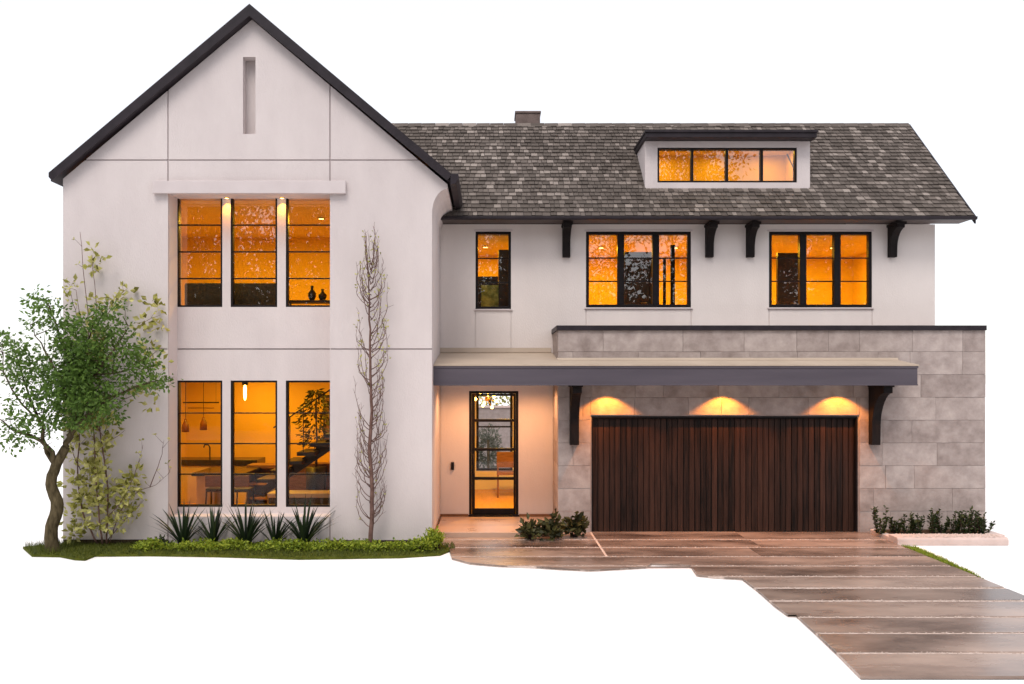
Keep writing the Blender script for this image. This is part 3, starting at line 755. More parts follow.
t = thing('kitchen_counter', (PX(200, 19.6), 19.6, .1), 'long kitchen counter with black worktop along the back wall', 'counter')
m = MB(); m.box(-7.0, -5.15, 19.3, 19.95, .1, .92); m.build('cabinet', M['cream'], t, bevel=.01)
m = MB(); m.box(-7.02, -5.1, 19.26, 19.98, .921, 1.05); m.build('worktop', M['stone_top'], t, bevel=.006)
m = MB(); fx = PX(207, 19.4); m.tube([(fx, 19.6, 1.05), (fx, 19.6, 1.30), (fx-.03, 19.58, 1.36), (fx-.1, 19.55, 1.36), (fx-.12, 19.54, 1.3)], .016, 8); m.build('tap', M['wood_dark'], t, smooth=True)
t = thing('kitchen_island', (PX(212, 17.5), 17.5, .1), 'pale kitchen island under a dark overhanging top', 'island')
m = MB(); m.box(PX(196, 17.4), PX(214, 17.4), 17.4, 18.4, .1, .92); m.build('cabinet', M['cream'], t, bevel=.01)
m = MB(); m.box(PX(193, 17.3), PX(246, 17.3), 17.2, 18.5, .921, .98); m.build('worktop', M['stone_top'], t, bevel=.006)
def stool(px, d, label):
    c = Vector((PX(px, d), d, .1)); t = thing('bar_stool', c, label, 'stool', 'bar stools at the kitchen island')
    m = MB(); m.box(c.x-.17, c.x+.17, d-.17, d+.17, .68, .75); m.build('seat', M['wood_dark'], t, bevel=.02)
    m = MB(); m.box(c.x-.17, c.x+.17, d-.19, d-.16, .78, 1.0); m.build('backrest', M['wood_mid'], t, bevel=.01)
    for sx in (-1, 1):
        for sy in (-1, 1):
            m = MB(); m.tube([(c.x+sx*.15, d+sy*.15, .69), (c.x+sx*.18, d+sy*.18, .101)], .016, 6); m.build('leg', M['wood_dark'], t)
stool(217, 16.8, 'dark bar stool beside the pale island cabinet'); stool(243, 16.75, 'dark bar stool in the middle ground floor window')
t = thing('sideboard', (PX(262, 18.6), 18.6, .1), 'brown wooden sideboard with open shelves in the middle ground floor window', 'sideboard')
m = MB(); x0, x1 = PX(249, 18.6), PX(281, 18.6); m.box(x0, x1, 18.4, 18.9, .95, 1.02); m.box(x0, x0+.05, 18.4, 18.9, .1, .95); m.box(x1-.05, x1, 18.4, 18.9, .1, .95); m.box(x0+.05, x1-.05, 18.85, 18.9, .1, .95)
m.build('carcass', M['wood_mid'], t, bevel=.005)
for z in (.3, .6):
    m = MB(); m.box(x0+.051, x1-.051, 18.41, 18.849, z, z+.05); m.build('shelf', M['floor_wood'], t)
t = thing('white_box', P3(272, 492, 18.2), 'small white storage box in front of the brown sideboard', 'box')
m = MB(); m.box(PX(268, 18.0), PX(277, 18.0), 17.9, 18.2, .1, .78); m.build('body', M['cream'], t, bevel=.01)
m = MB(); m.box(PX(268, 18.0)-.01, PX(277, 18.0)+.01, 17.89, 18.21, .781, .83); m.build('lid', M['white_in'], t, bevel=.01)
# floating staircase behind the third ground floor window
t = thing('staircase', (PX(310, 17.5), 17.5, .1), 'dark open staircase with floating treads and thin balusters', 'staircase')
sx0, sz0 = PX(288, 17.5), PZ(459, 17.5) - .08
for k in range(-2, 7):
    m = MB(); x = sx0 + k*.26; z = sz0 + k*.175; m.box(x, x+.36, 17.1, 18.0, z, z+.075); m.build('tread', M['wood_dark'], t, bevel=.008)
m = MB(); m.prism([(sx0-.7, sz0-.62), (sx0-.45, sz0-.62), (sx0+1.75, sz0+.86), (sx0+1.75, sz0+1.08), (sx0+1.6, sz0+1.05)], 17.5, 17.6); m.build('stringer', M['wood_dark'], t)
for k in range(-1, 6):
    m = MB(); x = sx0 + k*.26 + .12; z = sz0 + k*.175 + .075; m.tube([(x, 17.14, z), (x, 17.14, z+.86)], .010, 5); m.build('baluster', M['wood_dark'], t)
m = MB(); m.tube([(sx0-.2, 17.14, sz0+.72), (sx0+1.5, 17.14, sz0+.72+1.7*.673)], .016, 6); m.build('handrail', M['wood_dark'], t)
t = thing('low_bench', (PX(306, 16.5), 16.5, .1), 'long low pale bench below the staircase', 'bench')
m = MB(); m.box(-4.1, -2.4, 16.3, 16.75, .101, .62); m.build('base', M['grey_cloth'], t, bevel=.01)
m = MB(); m.box(-4.12, -2.38, 16.28, 16.77, .621, .70); m.build('top', M['cream'], t, bevel=.008)
t = thing('console_table', (PX(300, 18.6), 18.6, .1), 'reddish brown cabinet under the staircase', 'cabinet')
m = MB(); m.box(-4.2, -2.6, 18.4, 18.8, .1, 1.05); m.build('body', M['wood_mid'], t, bevel=.01)
m = MB(); m.box(PX(318, 18.3), PX(326, 18.3), 18.38, 18.399, .80, .95); m.build('drawer', M['wood_dark'], t)
t = thing('potted_tree', (PX(316, 17.9), 18.3, .1), 'tall bushy indoor plant in a dark pot behind the staircase', 'plant')
c = Vector((PX(316, 18.3), 18.3, .1))
m = MB(); m.lathe([(.16, .1), (.2, .4), (.22, 1.0), (.2, 1.0)], c.x, c.y, 14); m.build('pot', M['wood_dark'], t, smooth=True)
m = MB(); m.tube([c + Vector((0, 0, .85)), c + Vector((.02, 0, 1.4)), c + Vector((-.02, .02, 2.2))], [.03, .025, .01], 6); m.build('stem', M['darkbark'], t)
m = MB()
for _ in range(520):
    a = rnd.uniform(0, 6.28); hgt = rnd.uniform(0, 1); r_ = (.34 * math.sin(math.pi * min(1, hgt*.8+.2)) + .05) * rnd.random()**.5
    q = c + Vector((math.cos(a)*r_, math.sin(a)*r_, 1.35 + 1.15*hgt)); m.leaf(q, Vector((math.cos(a), math.sin(a), rnd.uniform(-1.2, .3))), rnd.uniform(.09, .16), .05)
m.build('foliage', M['leaf_olive'], t, recalc=False)
t = thing('wall_picture', P3(331, 410, 19.9), 'dark framed tall picture on the wall beside the indoor plant', 'picture')
m = MB(); m.box(PX(323, 20.3), PX(334, 20.3), 20.33, 20.39, PZ(445, 20.3), PZ(395, 20.3)); m.build('frame', M['wood_dark'], t, bevel=.006)
m = MB(); m.box(PX(324.5, 20.3), PX(332.5, 20.3), 20.322, 20.329, PZ(442, 20.3), PZ(398, 20.3)); m.build('canvas', M['wood_mid'], t)
# upper floor of the gable
t = thing('sofa', (PX(228, 15.95), 15.95, 3.35), 'dark grey high backed sofa against the upper gable windows', 'sofa')
zs_ = PZ(283.5, 15.8)
m = MB(); m.box(PX(186, 15.8), PX(279, 15.8), 15.7, 15.95, 3.5, zs_); m.build('backrest', M['grey_cloth'], t, bevel=.03)
m = MB(); m.box(PX(186, 15.8), PX(279, 15.8), 15.951, 16.6, 3.47, 3.85); m.build('seat', M['grey_cloth'], t, bevel=.04)
for q in (192, 272):
    m = MB(); m.box(PX(q, 15.8)-.03, PX(q, 15.8)+.03, 15.8, 15.86, 3.351, 3.469); m.build('leg', M['wood_dark'], t)
t = thing('console', (PX(312, 15.9), 15.9, 3.35), 'dark narrow table holding two vases in the third upper gable window', 'table')
zt_ = PZ(301, 15.9)
m = MB(); m.box(PX(287, 15.9), PX(334, 15.9), 15.72, 16.0, zt_-.05, zt_); m.build('tabletop', M['wood_dark'], t, bevel=.004)
for q in (291, 331):
    m = MB(); m.tube([(PX(q, 15.9), 15.86, zt_-.05), (PX(q, 15.9)+.06, 15.86, 3.351)], .022, 6); m.build('leg', M['wood_dark'], t)
for px, hh, lb in ((312, .27, 'taller dark vase on the narrow upper window table'), (322.5, .21, 'shorter dark vase on the narrow upper window table')):
    m = MB(); x = PX(px, 15.86); m.lathe([(.035, zt_+.001), (.07, zt_+hh*.25), (.075, zt_+hh*.5), (.03, zt_+hh*.72), (.022, zt_+hh*.8), (.03, zt_+hh)], x, 15.86, 14)
    tag(m.build('vase', M['wood_dark'], smooth=True, loc=(x, 15.86, zt_)), lb, 'vase', 'vases in the upper gable window')
# main upper floor: wardrobe, doorways
t = thing('wardrobe', (PX(503, 18.2), 18.2, 3.4), 'tall dark wardrobe behind the narrow upper window', 'wardrobe')
m = MB(); m.box(PX(498.5, 17.9), PX(517, 17.9), 17.85, 18.5, 3.4, PZ(250, 17.9)); m.build('carcass', M['wood_dark'], t, bevel=.006)
m = MB(); m.box(PX(499.5, 17.9), PX(511, 17.9), 17.835, 17.849, 3.5, PZ(252, 17.9)); m.build('door', M['wood_dark'], t, bevel=.003)
t = thing('desk', (PX(487, 18.0), 18.1, 3.4), 'dark desk front with a green leafy picture below the narrow upper window', 'desk')
zd = PZ(277, 17.9)
m = MB(); m.box(PX(474, 17.9), PX(498, 17.9), 17.8, 18.3, zd-.08, zd); m.build('desktop', M['wood_dark'], t)
m = MB(); m.box(PX(474, 17.9), PX(498, 17.9), 17.9, 17.95, 3.4, zd-.081); m.build('front_panel', M['wood_dark'], t)
t = thing('green_picture', P3(490, 297, 17.85), 'small bright green leaf picture leaning against the dark desk', 'picture')
mg = noisy('green_print', (.10, .16, .02), (.45, .55, .16), scale=9, rough=.6, lo=.35, hi=.65)
m = MB(); m.box(PX(481, 17.87), PX(500, 17.87), 17.87, 17.89, 3.6, PZ(285, 17.87)); m.build('print', mg, t)
m = MB(); a, b, c_, d_ = PX(481, 17.87), PX(500, 17.87), 3.6, PZ(285, 17.87)
m.box(a-.02, a-.001, 17.86, 17.895, c_, d_+.02); m.box(b+.001, b+.02, 17.86, 17.895, c_, d_+.02); m.box(a-.001, b+.001, 17.86, 17.895, d_+.001, d_+.02)
m.build('frame', M['wood_dark'], t)
def inner_door(px0, px1, py, d):
    m = MB(); x0, x1 = PX(px0, d), PX(px1, d); zt = PZ(py, d)
    m.box(x0, x1, d, d+.05, 3.41, zt); o = m.build('inner_door', M['wood_dark'], house, bevel=.006)
    f = MB(); f.box(x0-.06, x0-.001, d-.03, d+.06, 3.41, zt+.06); f.box(x1+.001, x1+.06, d-.03, d+.06, 3.41, zt+.06); f.box(x0-.001, x1+.001, d-.03, d+.06, zt+.001, zt+.06); f.build('frame', M['wood_dark'], o)
    h_ = MB(); h_.tube([(x1-.08, d-.05, 4.4), (x1-.2, d-.05, 4.4)], .012, 6); h_.tube([(x1-.08, d, 4.4), (x1-.08, d-.05, 4.4)], .01, 6); h_.build('handle', M['brass'], o)
inner_door(627, 650, 255, 18.3); inner_door(780, 799, 256, 18.4)
t = thing('curtain', (PX(673, 17.75), 17.75, 3.4), 'dark narrow curtain strip in the wide upper window by the brackets', 'curtain')
m = MB(); n = 14
for px0, px1, pt in ((663, 666, 258), (670.5, 675, 245)):
    x0, x1 = PX(px0, 17.75), PX(px1, 17.75); pts = [(x0 + (x1-x0)*k/n, 17.75 + .02*math.sin(k*1.8)) for k in range(n+1)]
    m.slab(pts + [(x, y+.012) for x, y in reversed(pts)], 3.5, PZ(pt, 17.75))
m.build('cloth', M['wood_dark'], t)
m = MB(); m.tube([(PX(655, 17.75), 17.75, 5.25), (PX(684, 17.75), 17.75, 5.25)], .012, 6); m.build('rod', M['wood_dark'], t)
# hall: chandelier, chair, rug, garden beyond
c = P3(487, 399, 18.4)
t = thing('chandelier', c, 'small starburst chandelier with glowing bulbs behind the front door', 'chandelier')
m = MB(); m.tube([c, (c.x, c.y, 3.09)], .012, 6); m.lathe([(.03, -.05), (.05, 0), (.03, .05)], 0, 0, 10); m.v[-30:] = [tuple(Vector(v)+c) for v in m.v[-30:]]
m.build('rod', M['brass'], t)
for k in range(9):
    a = k * 2.4; z = 1 - 2*(k+.5)/9; r_ = math.sqrt(1-z*z); d_ = Vector((math.cos(a)*r_, math.sin(a)*r_, z*.8))
    m = MB(); m.tube([c, c + d_*.22], .006, 5); o = m.build('arm', M['brass'], t)
    m = MB(); q = c + d_*.245; m.lathe([(.006, -.034), (.03, -.016), (.03, .016), (.006, .034)], 0, 0, 8); m.v = [tuple(Vector(v)+q) for v in m.v]; m.build('bulb', M['bulb'], o, smooth=True)
t = thing('wooden_chair', (PX(507, 20.4), 20.4, .1), 'dark brown wooden chair seen through the front door', 'chair')
cx = PX(507, 20.4); cy = 20.4
m = MB(); m.box(cx-.24, cx+.24, cy-.22, cy+.22, .62, .68); m.build('seat', M['wood_mid'], t, bevel=.01)
m = MB(); m.box(cx-.24, cx+.24, cy+.18, cy+.22, .75, 1.12); m.build('backrest', M['wood_mid'], t, bevel=.01)
for sx in (-1, 1):
    for sy in (-1, 1):
        m = MB(); m.box(cx+sx*.21-.02, cx+sx*.21+.02, cy+sy*.19-.02, cy+sy*.19+.02, .101, .619 if sy < 0 else 1.1); m.build('leg', M['wood_mid'], t)

# ------------------------------------------------------------------ plants
def branchy(m, pts, rads, n=7, wob=.0, sub=3):
    """smooth tube through points"""
    P_ = [Vector(p) for p in pts]; out = []; rr = []
    for i in range(len(P_)-1):
        p0, p1, p2, p3 = P_[max(i-1, 0)], P_[i], P_[i+1], P_[min(i+2, len(P_)-1)]
        for k in range(sub):
            t = k / sub
            q = .5*((2*p1) + (p2-p0)*t + (2*p0-5*p1+4*p2-p3)*t*t + (3*p1-p0-3*p2+p3)*t**3)
            if wob: q += Vector((rnd.gauss(0, wob), rnd.gauss(0, wob), 0))
            out.append(q); rr.append(rads[i] + (rads[i+1]-rads[i])*t)
    out.append(P_[-1]); rr.append(rads[-1]); m.tube(out, rr, n); return out

# gnarled tree by the corner of the house
D0 = 14.25
t = thing('gnarled_tree', P3(54, 553, D0), 'small green tree with a gnarled twisting trunk at the corner of the house', 'tree')
m = MB()
Q = lambda px, py, dd=0: P3(px, py, D0 + dd)
branchy(m, [Q(54, 556), Q(51, 532, -.03), Q(57.5, 505, .03), Q(51, 484, -.02), Q(57, 464), Q(66, 447)], [.125, .098, .098, .085, .08, .066], 10, .004, 5)
m.tube([Q(50, 552, -.02), Q(43, 557, -.1)], [.06, .02], 7); m.tube([Q(57, 552), Q(66, 557, .1)], [.06, .02], 7)
limbs = [[(56, 468, 0), (48, 447, -.1), (33, 437, -.2), (14, 430, -.25), (0, 419, -.3)],
         [(52, 462, 0), (44, 440, .05), (40, 420, .15), (27, 392, .2), (15, 350, .25)],
         [(66, 447, 0), (73, 424, 0), (75, 398, -.05), (70, 366, -.1), (60, 335, -.1), (45, 300, -.1)],
         [(69, 436, 0), (90, 412, -.15), (112, 398, -.25), (138, 386, -.3), (160, 380, -.3)],
         [(75, 402, -.05), (95, 374, -.2), (115, 348, -.3), (128, 326, -.35)],
         [(72, 380, -.05), (86, 345, .1), (97, 316, .1)],
         [(40, 420, .15), (22, 405, -.05), (5, 372, -.1), (2, 345, -.1)],
         [(75, 410, 0), (60, 380, -.3), (45, 350, -.35), (30, 325, -.4)],
         [(95, 374, -.2), (120, 372, -.3), (145, 358, -.35)]]
ends = []
for i, L_ in enumerate(limbs):
    r0 = [.045, .042, .05, .038, .032, .028, .022, .025, .018][i]
    pts = branchy(m, [Q(a, b, c_) for a, b, c_ in L_], [r0 * (1 - .82*k/(len(L_)-1)) for k in range(len(L_))], 7, .012, 4)
    ends += pts[len(pts)//3:]
    for p in pts[len(pts)//3::2]:
        q = p + Vector((rnd.gauss(0, .2), rnd.gauss(0, .12), rnd.uniform(.02, .3))); mid = (p+q)/2 + Vector((rnd.gauss(0, .03), 0, -.03))
        m.tube([p, mid, q], [.010, .006, .003], 5); ends += [mid, q]
m.build('trunk', M['bark'], t, smooth=True)
m = MB()
cl = [(20,350),(10,335),(35,318),(38,298),(50,310),(62,325),(60,345),(75,340),(88,328),(100,318),(108,330),(118,340),(125,355),(140,352),(150,368),(135,372),(158,380),(120,385),(105,372),(90,360),(75,368),(60,372),(45,362),(30,375),(12,378),(8,400),(20,415),(38,402),(55,398),(72,395),(88,390),(102,400),(88,418),(75,420),(62,425),(45,425),(28,432),(8,436),(15,362),(95,345),(70,355),(82,375),(66,385),(50,382),(112,312),(148,388),(78,405),(92,402),(110,415)]
for cx, cz in cl:
    core = 1 - min(1, math.hypot((cx-78)/75, (cz-375)/65))
    for u in range(int(4.4 + 6*core)):
        cc = Q(cx + rnd.gauss(0, 5), cz + rnd.gauss(0, 5), rnd.uniform(-.55, .35))
        if cc.x > -7.35: cc.y = min(cc.y, 14.6)
        rr = rnd.uniform(.06, .125)
        for _ in range(int(22 + 12*core)):
            d_ = Vector((rnd.gauss(0, 1), rnd.gauss(0, 1), rnd.gauss(0, .8)))
            m.leaf(cc + d_*rr*.75, d_ + Vector((0, 0, -.3)), rnd.uniform(.055, .105), rnd.uniform(.036, .058))
for p in ends:
    for _ in range(5):
        d_ = Vector((rnd.gauss(0, 1), rnd.gauss(0, 1), rnd.gauss(0, 1))); m.leaf(p + d_*.05, d_, rnd.uniform(.04, .07), .032)
m.build('crown', M['leaf_tree'], t, recalc=False)

# yellow green shrub trained up the wall
D1 = 14.74
t = thing('climbing_shrub', P3(104, 541, D1), 'tall loose shrub with yellow green leaves against the white gable wall', 'shrub')
m = MB(); Q = lambda px, py, dd=0: P3(px, py, D1 + dd)
st_ = [[(102,544),(97,490),(93,430),(90,370),(87,310),(80,232)], [(106,544),(108,490),(100,430),(98,370),(97,320),(92,255)], [(98,544),(82,510),(78,460),(82,400),(84,350),(76,290)],
       [(110,544),(120,512),(138,492),(155,485),(170,472)], [(104,520),(122,500),(136,470),(143,445)], [(108,540),(125,520),(140,505)], [(98,380),(120,350),(140,325),(160,315)],
       [(95,430),(115,405),(135,395),(150,392)], [(90,350),(105,320),(118,298),(128,288)], [(85,330),(75,310),(70,285)], [(150,487),(160,460),(164,440)], [(93,420),(108,440),(125,430)], [(80,470),(72,450),(70,430)]]
tips = []
for L_ in st_:
    dd = rnd.uniform(-.12, .04); r0 = .016 if len(L_) > 5 else .009
    pts = branchy(m, [Q(a, b, dd + rnd.uniform(-.04, .04)) for a, b in L_], [r0*(1-.75*k/(len(L_)-1)) for k in range(len(L_))], 5, .006, 4)
    for p in pts[3:]:
        if rnd.random() < .5:
            q = p + Vector((rnd.gauss(0, .09), rnd.gauss(-.03, .04), rnd.uniform(.03, .16))); m.tube([p, q], [.004, .002], 4); tips.append(q)
m.build('stem', M['twig'], t, smooth=True)
m = MB()
yc = [(95,250,3),(98,262,4),(92,268,4),(70,300,2),(76,285,2),(115,302,4),(128,291,5),(122,300,3),(110,310,3),(150,303,4),(158,308,4),(147,322,5),(160,326,4),(140,330,3),(155,350,4),(162,362,3),(150,345,3),(95,300,4),(88,315,4),(92,330,3),(100,345,3),(150,390,3),(140,396,3),(152,405,2)]
for _ in range(62): yc.append((rnd.gauss(92, 15), rnd.uniform(415, 535), 4))
for _ in range(16): yc.append((rnd.gauss(128, 9), rnd.uniform(470, 515), 4))
for _ in range(26): yc.append((rnd.gauss(88, 12), rnd.uniform(330, 420), 3))
for a, b, k in yc:
    c = Q(a, b, rnd.uniform(-.25, .06))
    for _ in range(2*k + 4):
        d_ = Vector((rnd.gauss(0, 1), rnd.gauss(-.2, .7), rnd.gauss(.2, .8))); m.leaf(c + d_*.05, d_, rnd.uniform(.08, .14), rnd.uniform(.06, .095))
for q in tips:
    for _ in range(2):
        d_ = Vector((rnd.gauss(0, 1), rnd.gauss(-.2, .7), rnd.gauss(.4, .8))); m.leaf(q, d_, rnd.uniform(.05, .09), .045)
m.build('foliage', M['leaf_yellow'], t, recalc=False)

# slender columnar tree
D2 = 14.62
t = thing('columnar_tree', P3(371, 546, D2), 'slender nearly bare upright tree against the white wall beside the porch', 'tree')
m = MB(); Q = lambda px, py, dd=0: P3(px, py, D2 + dd); bud = []
tr = branchy(m, [Q(370, 549), Q(372, 500), Q(370, 450), Q(371, 400), Q(370, 340), Q(369, 290), Q(366, 236)], [.042, .036, .032, .026, .018, .012, .004], 7, .006, 5)
def halfw(py):
    for a, wa, b, wb in ((225, 1, 250, 7), (250, 7, 290, 16), (290, 16, 350, 17), (350, 17, 380, 13), (380, 13, 420, 16), (420, 16, 500, 15), (500, 15, 545, 8)):
        if a <= py <= b: return wa + (wb-wa)*(py-a)/(b-a)
    return 3
for k in range(105):
    py = rnd.uniform(262, 528); sg = rnd.choice((-1, 1)); w_ = halfw(py - 20) * rnd.uniform(.35, 1.05); up = rnd.uniform(16, 48); dd = rnd.uniform(-.22, .16)
    b0 = Q(371, py); b1 = Q(371 + sg*w_*.55, py - up*.22, dd*.6); b2 = Q(371 + sg*w_*.95, py - up*.6, dd); b3 = Q(371 + sg*w_*rnd.uniform(.75, 1.1), py - up, dd)
    pts = branchy(m, [b0, b1, b2, b3], [.009, .006, .0045, .0022], 5, .010, 3)
    for p in pts[3:]:
        if rnd.random() < .75:
            q = p + Vector((rnd.gauss(0, .035), rnd.gauss(0, .03), rnd.uniform(.03, .11))); m.tube([p, q], [.0032, .0016], 4)
            bud.append((q, py))
m.build('trunk', M['twig'], t, smooth=True)
m = MB()
for q, py in bud:
    if rnd.random() < (.6 if 275 < py < 400 else .15):
        for _ in range(rnd.choice((1, 2, 3))):
            d_ = Vector((rnd.gauss(0, .7), rnd.gauss(0, .7), rnd.uniform(.2, 1.2))); m.leaf(q, d_, rnd.uniform(.03, .055), .03)
m.build('leaves', M['leaf_yellow'], t, recalc=False)

# lawn, grass, low leafy cover
lw = [gp(32, 557), gp(60, 557.5), gp(75, 560.5), gp(85, 561), gp(95, 557), gp(150, 556.5), gp(215, 557.5), gp(300, 560), gp(400, 558.5), gp(440, 556), gp(455, 550)]
lawn_pts = lw + [(-.62, 14.88), (HX1, 14.89), (HX0, 14.89), (-7.75, 14.6)]
s = MB(); s.slab(lawn_pts, -.02, .035); tag(s.build('lawn', M['lawn']), kind='structure')
def in_poly(x, y, P_):
    ins = False
    for i in range(len(P_)):
        a, b = P_[i], P_[(i+1) % len(P_)]
        if (a[1] > y) != (b[1] > y) and x < (b[0]-a[0])*(y-a[1])/(b[1]-a[1]) + a[0]: ins = not ins
    return ins
s = MB(); cnt = 0
while cnt < 9000:
    x, y = rnd.uniform(-7.8, -.5), rnd.uniform(13.6, 14.9)
    if not in_poly(x, y, lawn_pts): continue
    cnt += 1
    mound = .5 if x > -6.9 else 1.5
    p = Vector((x, y, .034)); d_ = Vector((rnd.gauss(0, .35), rnd.gauss(0, .35), 1)); h_ = rnd.uniform(.03, .07) * (1 + (mound-.5)*.9); wv = Vector((rnd.uniform(-1, 1), rnd.uniform(-.5, .5), 0)).normalized()*.005
    s.add([p - wv, p + wv, p + d_*h_], [(0, 1, 2)])
tag(s.build('grass', M['grass'], recalc=False), 'short green grass of the narrow lawn strip in front of the gable', 'grass', kind='stuff')
# small verge beside the driveway
vg = [(EDGE_R+.012, 14.72), (EDGE_R+.20, 14.6), (EDGE_R+.17, 13.6), (EDGE_R+.06, 12.6), (EDGE_R+.012, 12.2)]
s = MB(); s.slab(vg, -.01, .03); tag(s.build('verge', M['lawn']), kind='structure')
s = MB(); cnt = 0
while cnt < 900:
    x, y = rnd.uniform(EDGE_R, EDGE_R+.25), rnd.uniform(12.2, 14.75)
    if not in_poly(x, y, vg): continue
    cnt += 1; p = Vector((x, y, .029)); d_ = Vector((rnd.gauss(0, .3), rnd.gauss(0, .3), 1)); wv = Vector((1, rnd.uniform(-.5, .5), 0)).normalized()*.005
    s.add([p - wv, p + wv, p + d_*rnd.uniform(.02, .05)], [(0, 1, 2)])
tag(s.build('verge_grass', M['leaf_cover'], recalc=False), 'thin tapering strip of green grass along the driveway edge', 'grass', kind='stuff')
s = MB()
for _ in range(1500):
    x = rnd.uniform(-5.75, -1.0); y = rnd.uniform(14.2, 14.62)
    dens = .55 + .6*noise.noise(Vector((x*1.7, y*2, 0)))
    if rnd.random() > dens: continue
    hgt = .04 + .12 * max(0, .6 + noise.noise(Vector((x*3, y*3, 4))))
    for _ in range(7):
        c = Vector((x + rnd.gauss(0, .05), y + rnd.gauss(0, .04), .03 + rnd.random()*hgt)); d_ = Vector((rnd.gauss(0, 1), rnd.gauss(-.3, 1), rnd.gauss(.4, .6))); s.leaf(c, d_, rnd.uniform(.035, .065), rnd.uniform(.03, .045))
tag(s.build('ground_cover', M['leaf_cover'], recalc=False), 'low bright green leafy ground cover in front of the spiky plants', 'ground cover', kind='stuff')

def leafy_mound(name, c, rx, ry, h, n, mat, label, cat, group=None, ln=(.04, .07), stems=10):
    t = thing(name, c, label, cat, group); c = Vector(c)
    m = MB(); ctr = []
    for _ in range(stems):
        a = rnd.uniform(0, 6.28); r_ = rnd.random()**.6; q = c + Vector((math.cos(a)*rx*r_, math.sin(a)*ry*r_, h*(1-.5*r_)*rnd.uniform(.6, 1.05)))
        m.tube([c + Vector((rnd.gauss(0, .02), rnd.gauss(0, .02), 0)), (c+q)/2 + Vector((0, 0, .03)), q], [.008, .006, .003], 5); ctr.append(q)
    m.build('stem', M['darkbark'], t)
    m = MB()
    for k in range(n):
        q = rnd.choice(ctr); u = rnd.random()**.6; p = c + (q-c)*(.25 + .8*u) + Vector((rnd.gauss(0, .035), rnd.gauss(0, .035), rnd.gauss(0, .03)))
        p.z = max(p.z, c.z + .01)
        d_ = (p - c).normalized()*.6 + Vector((rnd.gauss(0, .8), rnd.gauss(0, .8), rnd.gauss(.2, .6))); m.leaf(p, d_, rnd.uniform(*ln), rnd.uniform(.5, .7)*ln[1]*.9)
    m.build('foliage', mat, t, recalc=False); return t
for px, py, d, rr, hh, lb in ((438, 0, 14.4, .21, .42, 'bright green round bush at the end of the lawn beside the porch'), (425, 0, 14.25, .22, .24, 'low bright green bush in the lawn strip, beside the rounder bush')):
    leafy_mound('bush', (PX(px, d), d, .03), rr, rr*.9, hh, 700, M['leaf_cover'], lb, 'bush', 'bright green bushes by the porch', (.04, .065), 22)

def spiky(px, d, n, h, label):
    c = Vector((PX(px, d), d, .03)); t = thing('spiky_plant', c, label, 'plant', 'spiky plants under the gable windows')
    m = MB()
    for k in range(n):
        a = rnd.uniform(0, 6.28); tilt = rnd.uniform(.08, .85)**1.0; L_ = h * rnd.uniform(.75, 1.12); wd = rnd.uniform(.022, .036)
        out = Vector((math.cos(a), math.sin(a)*.6, 0)); side = Vector((-math.sin(a), math.cos(a), 0)); prev = None; vs_ = []
        for i in range(6):
            u = i / 5; p = c + out*(.02 + L_*tilt*u*(.75+.35*u)) + Vector((0, 0, L_*(u*math.cos(tilt*.9) - .25*tilt*u*u)))
            ww = wd * (1 - u)**.7 * (.7 + .6*u) + .001; vs_ += [p - side*ww, p + Vector((0, 0, -.25*ww)) , p + side*ww]
        fs = []
        for i in range(5): fs += [(i*3, i*3+1, i*3+4, i*3+3), (i*3+1, i*3+2, i*3+5, i*3+4)]
        m.add(vs_, fs)
    m.build('blades', M['blade'], t, smooth=True, recalc=False)
    m = MB(); m.lathe([(.05, .03), (.06, .06), (.03, .12)], c.x, c.y, 10); m.build('base', M['darkbark'], t)
for px, d, n, h, lb in ((183, 14.62, 42, .80, 'spiky plant nearest the climbing shrub'), (213, 14.66, 34, .70, 'spiky plant with drooping blades under the first ground floor window'), (246, 14.6, 44, .80, 'spiky plant under the middle ground floor window'),
                        (275, 14.66, 34, .70, 'spiky plant between the middle and third ground floor windows'), (304, 14.6, 42, .86, 'tall spiky plant under the third ground floor window')):
    spiky(px, d, n, h, lb)
m_ = MB(); 
leafy_mound('bush', (PX(160, 14.6), 14.6, .03), .16, .12, .16, 160, M['leaf_dark'], 'small dark bush between climbing shrub and spiky plants', 'bush', None, (.05, .08), 8)
# shrubs beside the porch step and along the stone wall
for px, d, hh, rr, lb in ((531, 15.25, .28, .2, 'olive shrub at the corner of the porch step'), (553, 15.3, .38, .18, 'taller olive shrub in the middle of the three by the porch'), (576, 15.5, .40, .2, 'olive shrub right beside the garage door frame')):
    leafy_mound('porch_shrub', (PX(px, d), d, .035), rr, .15, hh*1.15, 150, M['leaf_olive'], lb, 'shrub', 'shrubs between porch and garage', (.09, .17), 20)
def upright(px, d, h, label, seed):
    c = Vector((PX(px, d), d, .09)); t = thing('wall_shrub', c, label, 'shrub', 'upright shrubs along the stone wall')
    m = MB(); lf = MB()
    for k in range(rnd.choice((6, 7, 8))):
        a = rnd.uniform(0, 6.28); hh = h * rnd.uniform(.5, 1.0); q = c + Vector((math.cos(a)*.12 + rnd.gauss(0, .03), math.sin(a)*.1, hh)); b = c + Vector((math.cos(a)*.05, math.sin(a)*.05, 0))
        m.tube([b, (b+q)/2 + Vector((math.cos(a)*.03, 0, 0)), q], [.007, .005, .003], 5)
        for i in range(46):
            u = rnd.random(); p = b + (q-b)*u; d_ = Vector((rnd.gauss(0, 1), rnd.gauss(0, 1), rnd.uniform(.1, 1.1))); lf.leaf(p, d_, rnd.uniform(.035, .075), rnd.uniform(.022, .034))
    m.build('stem', M['darkbark'], t); lf.build('foliage', M['leaf_dark'], t, recalc=False)
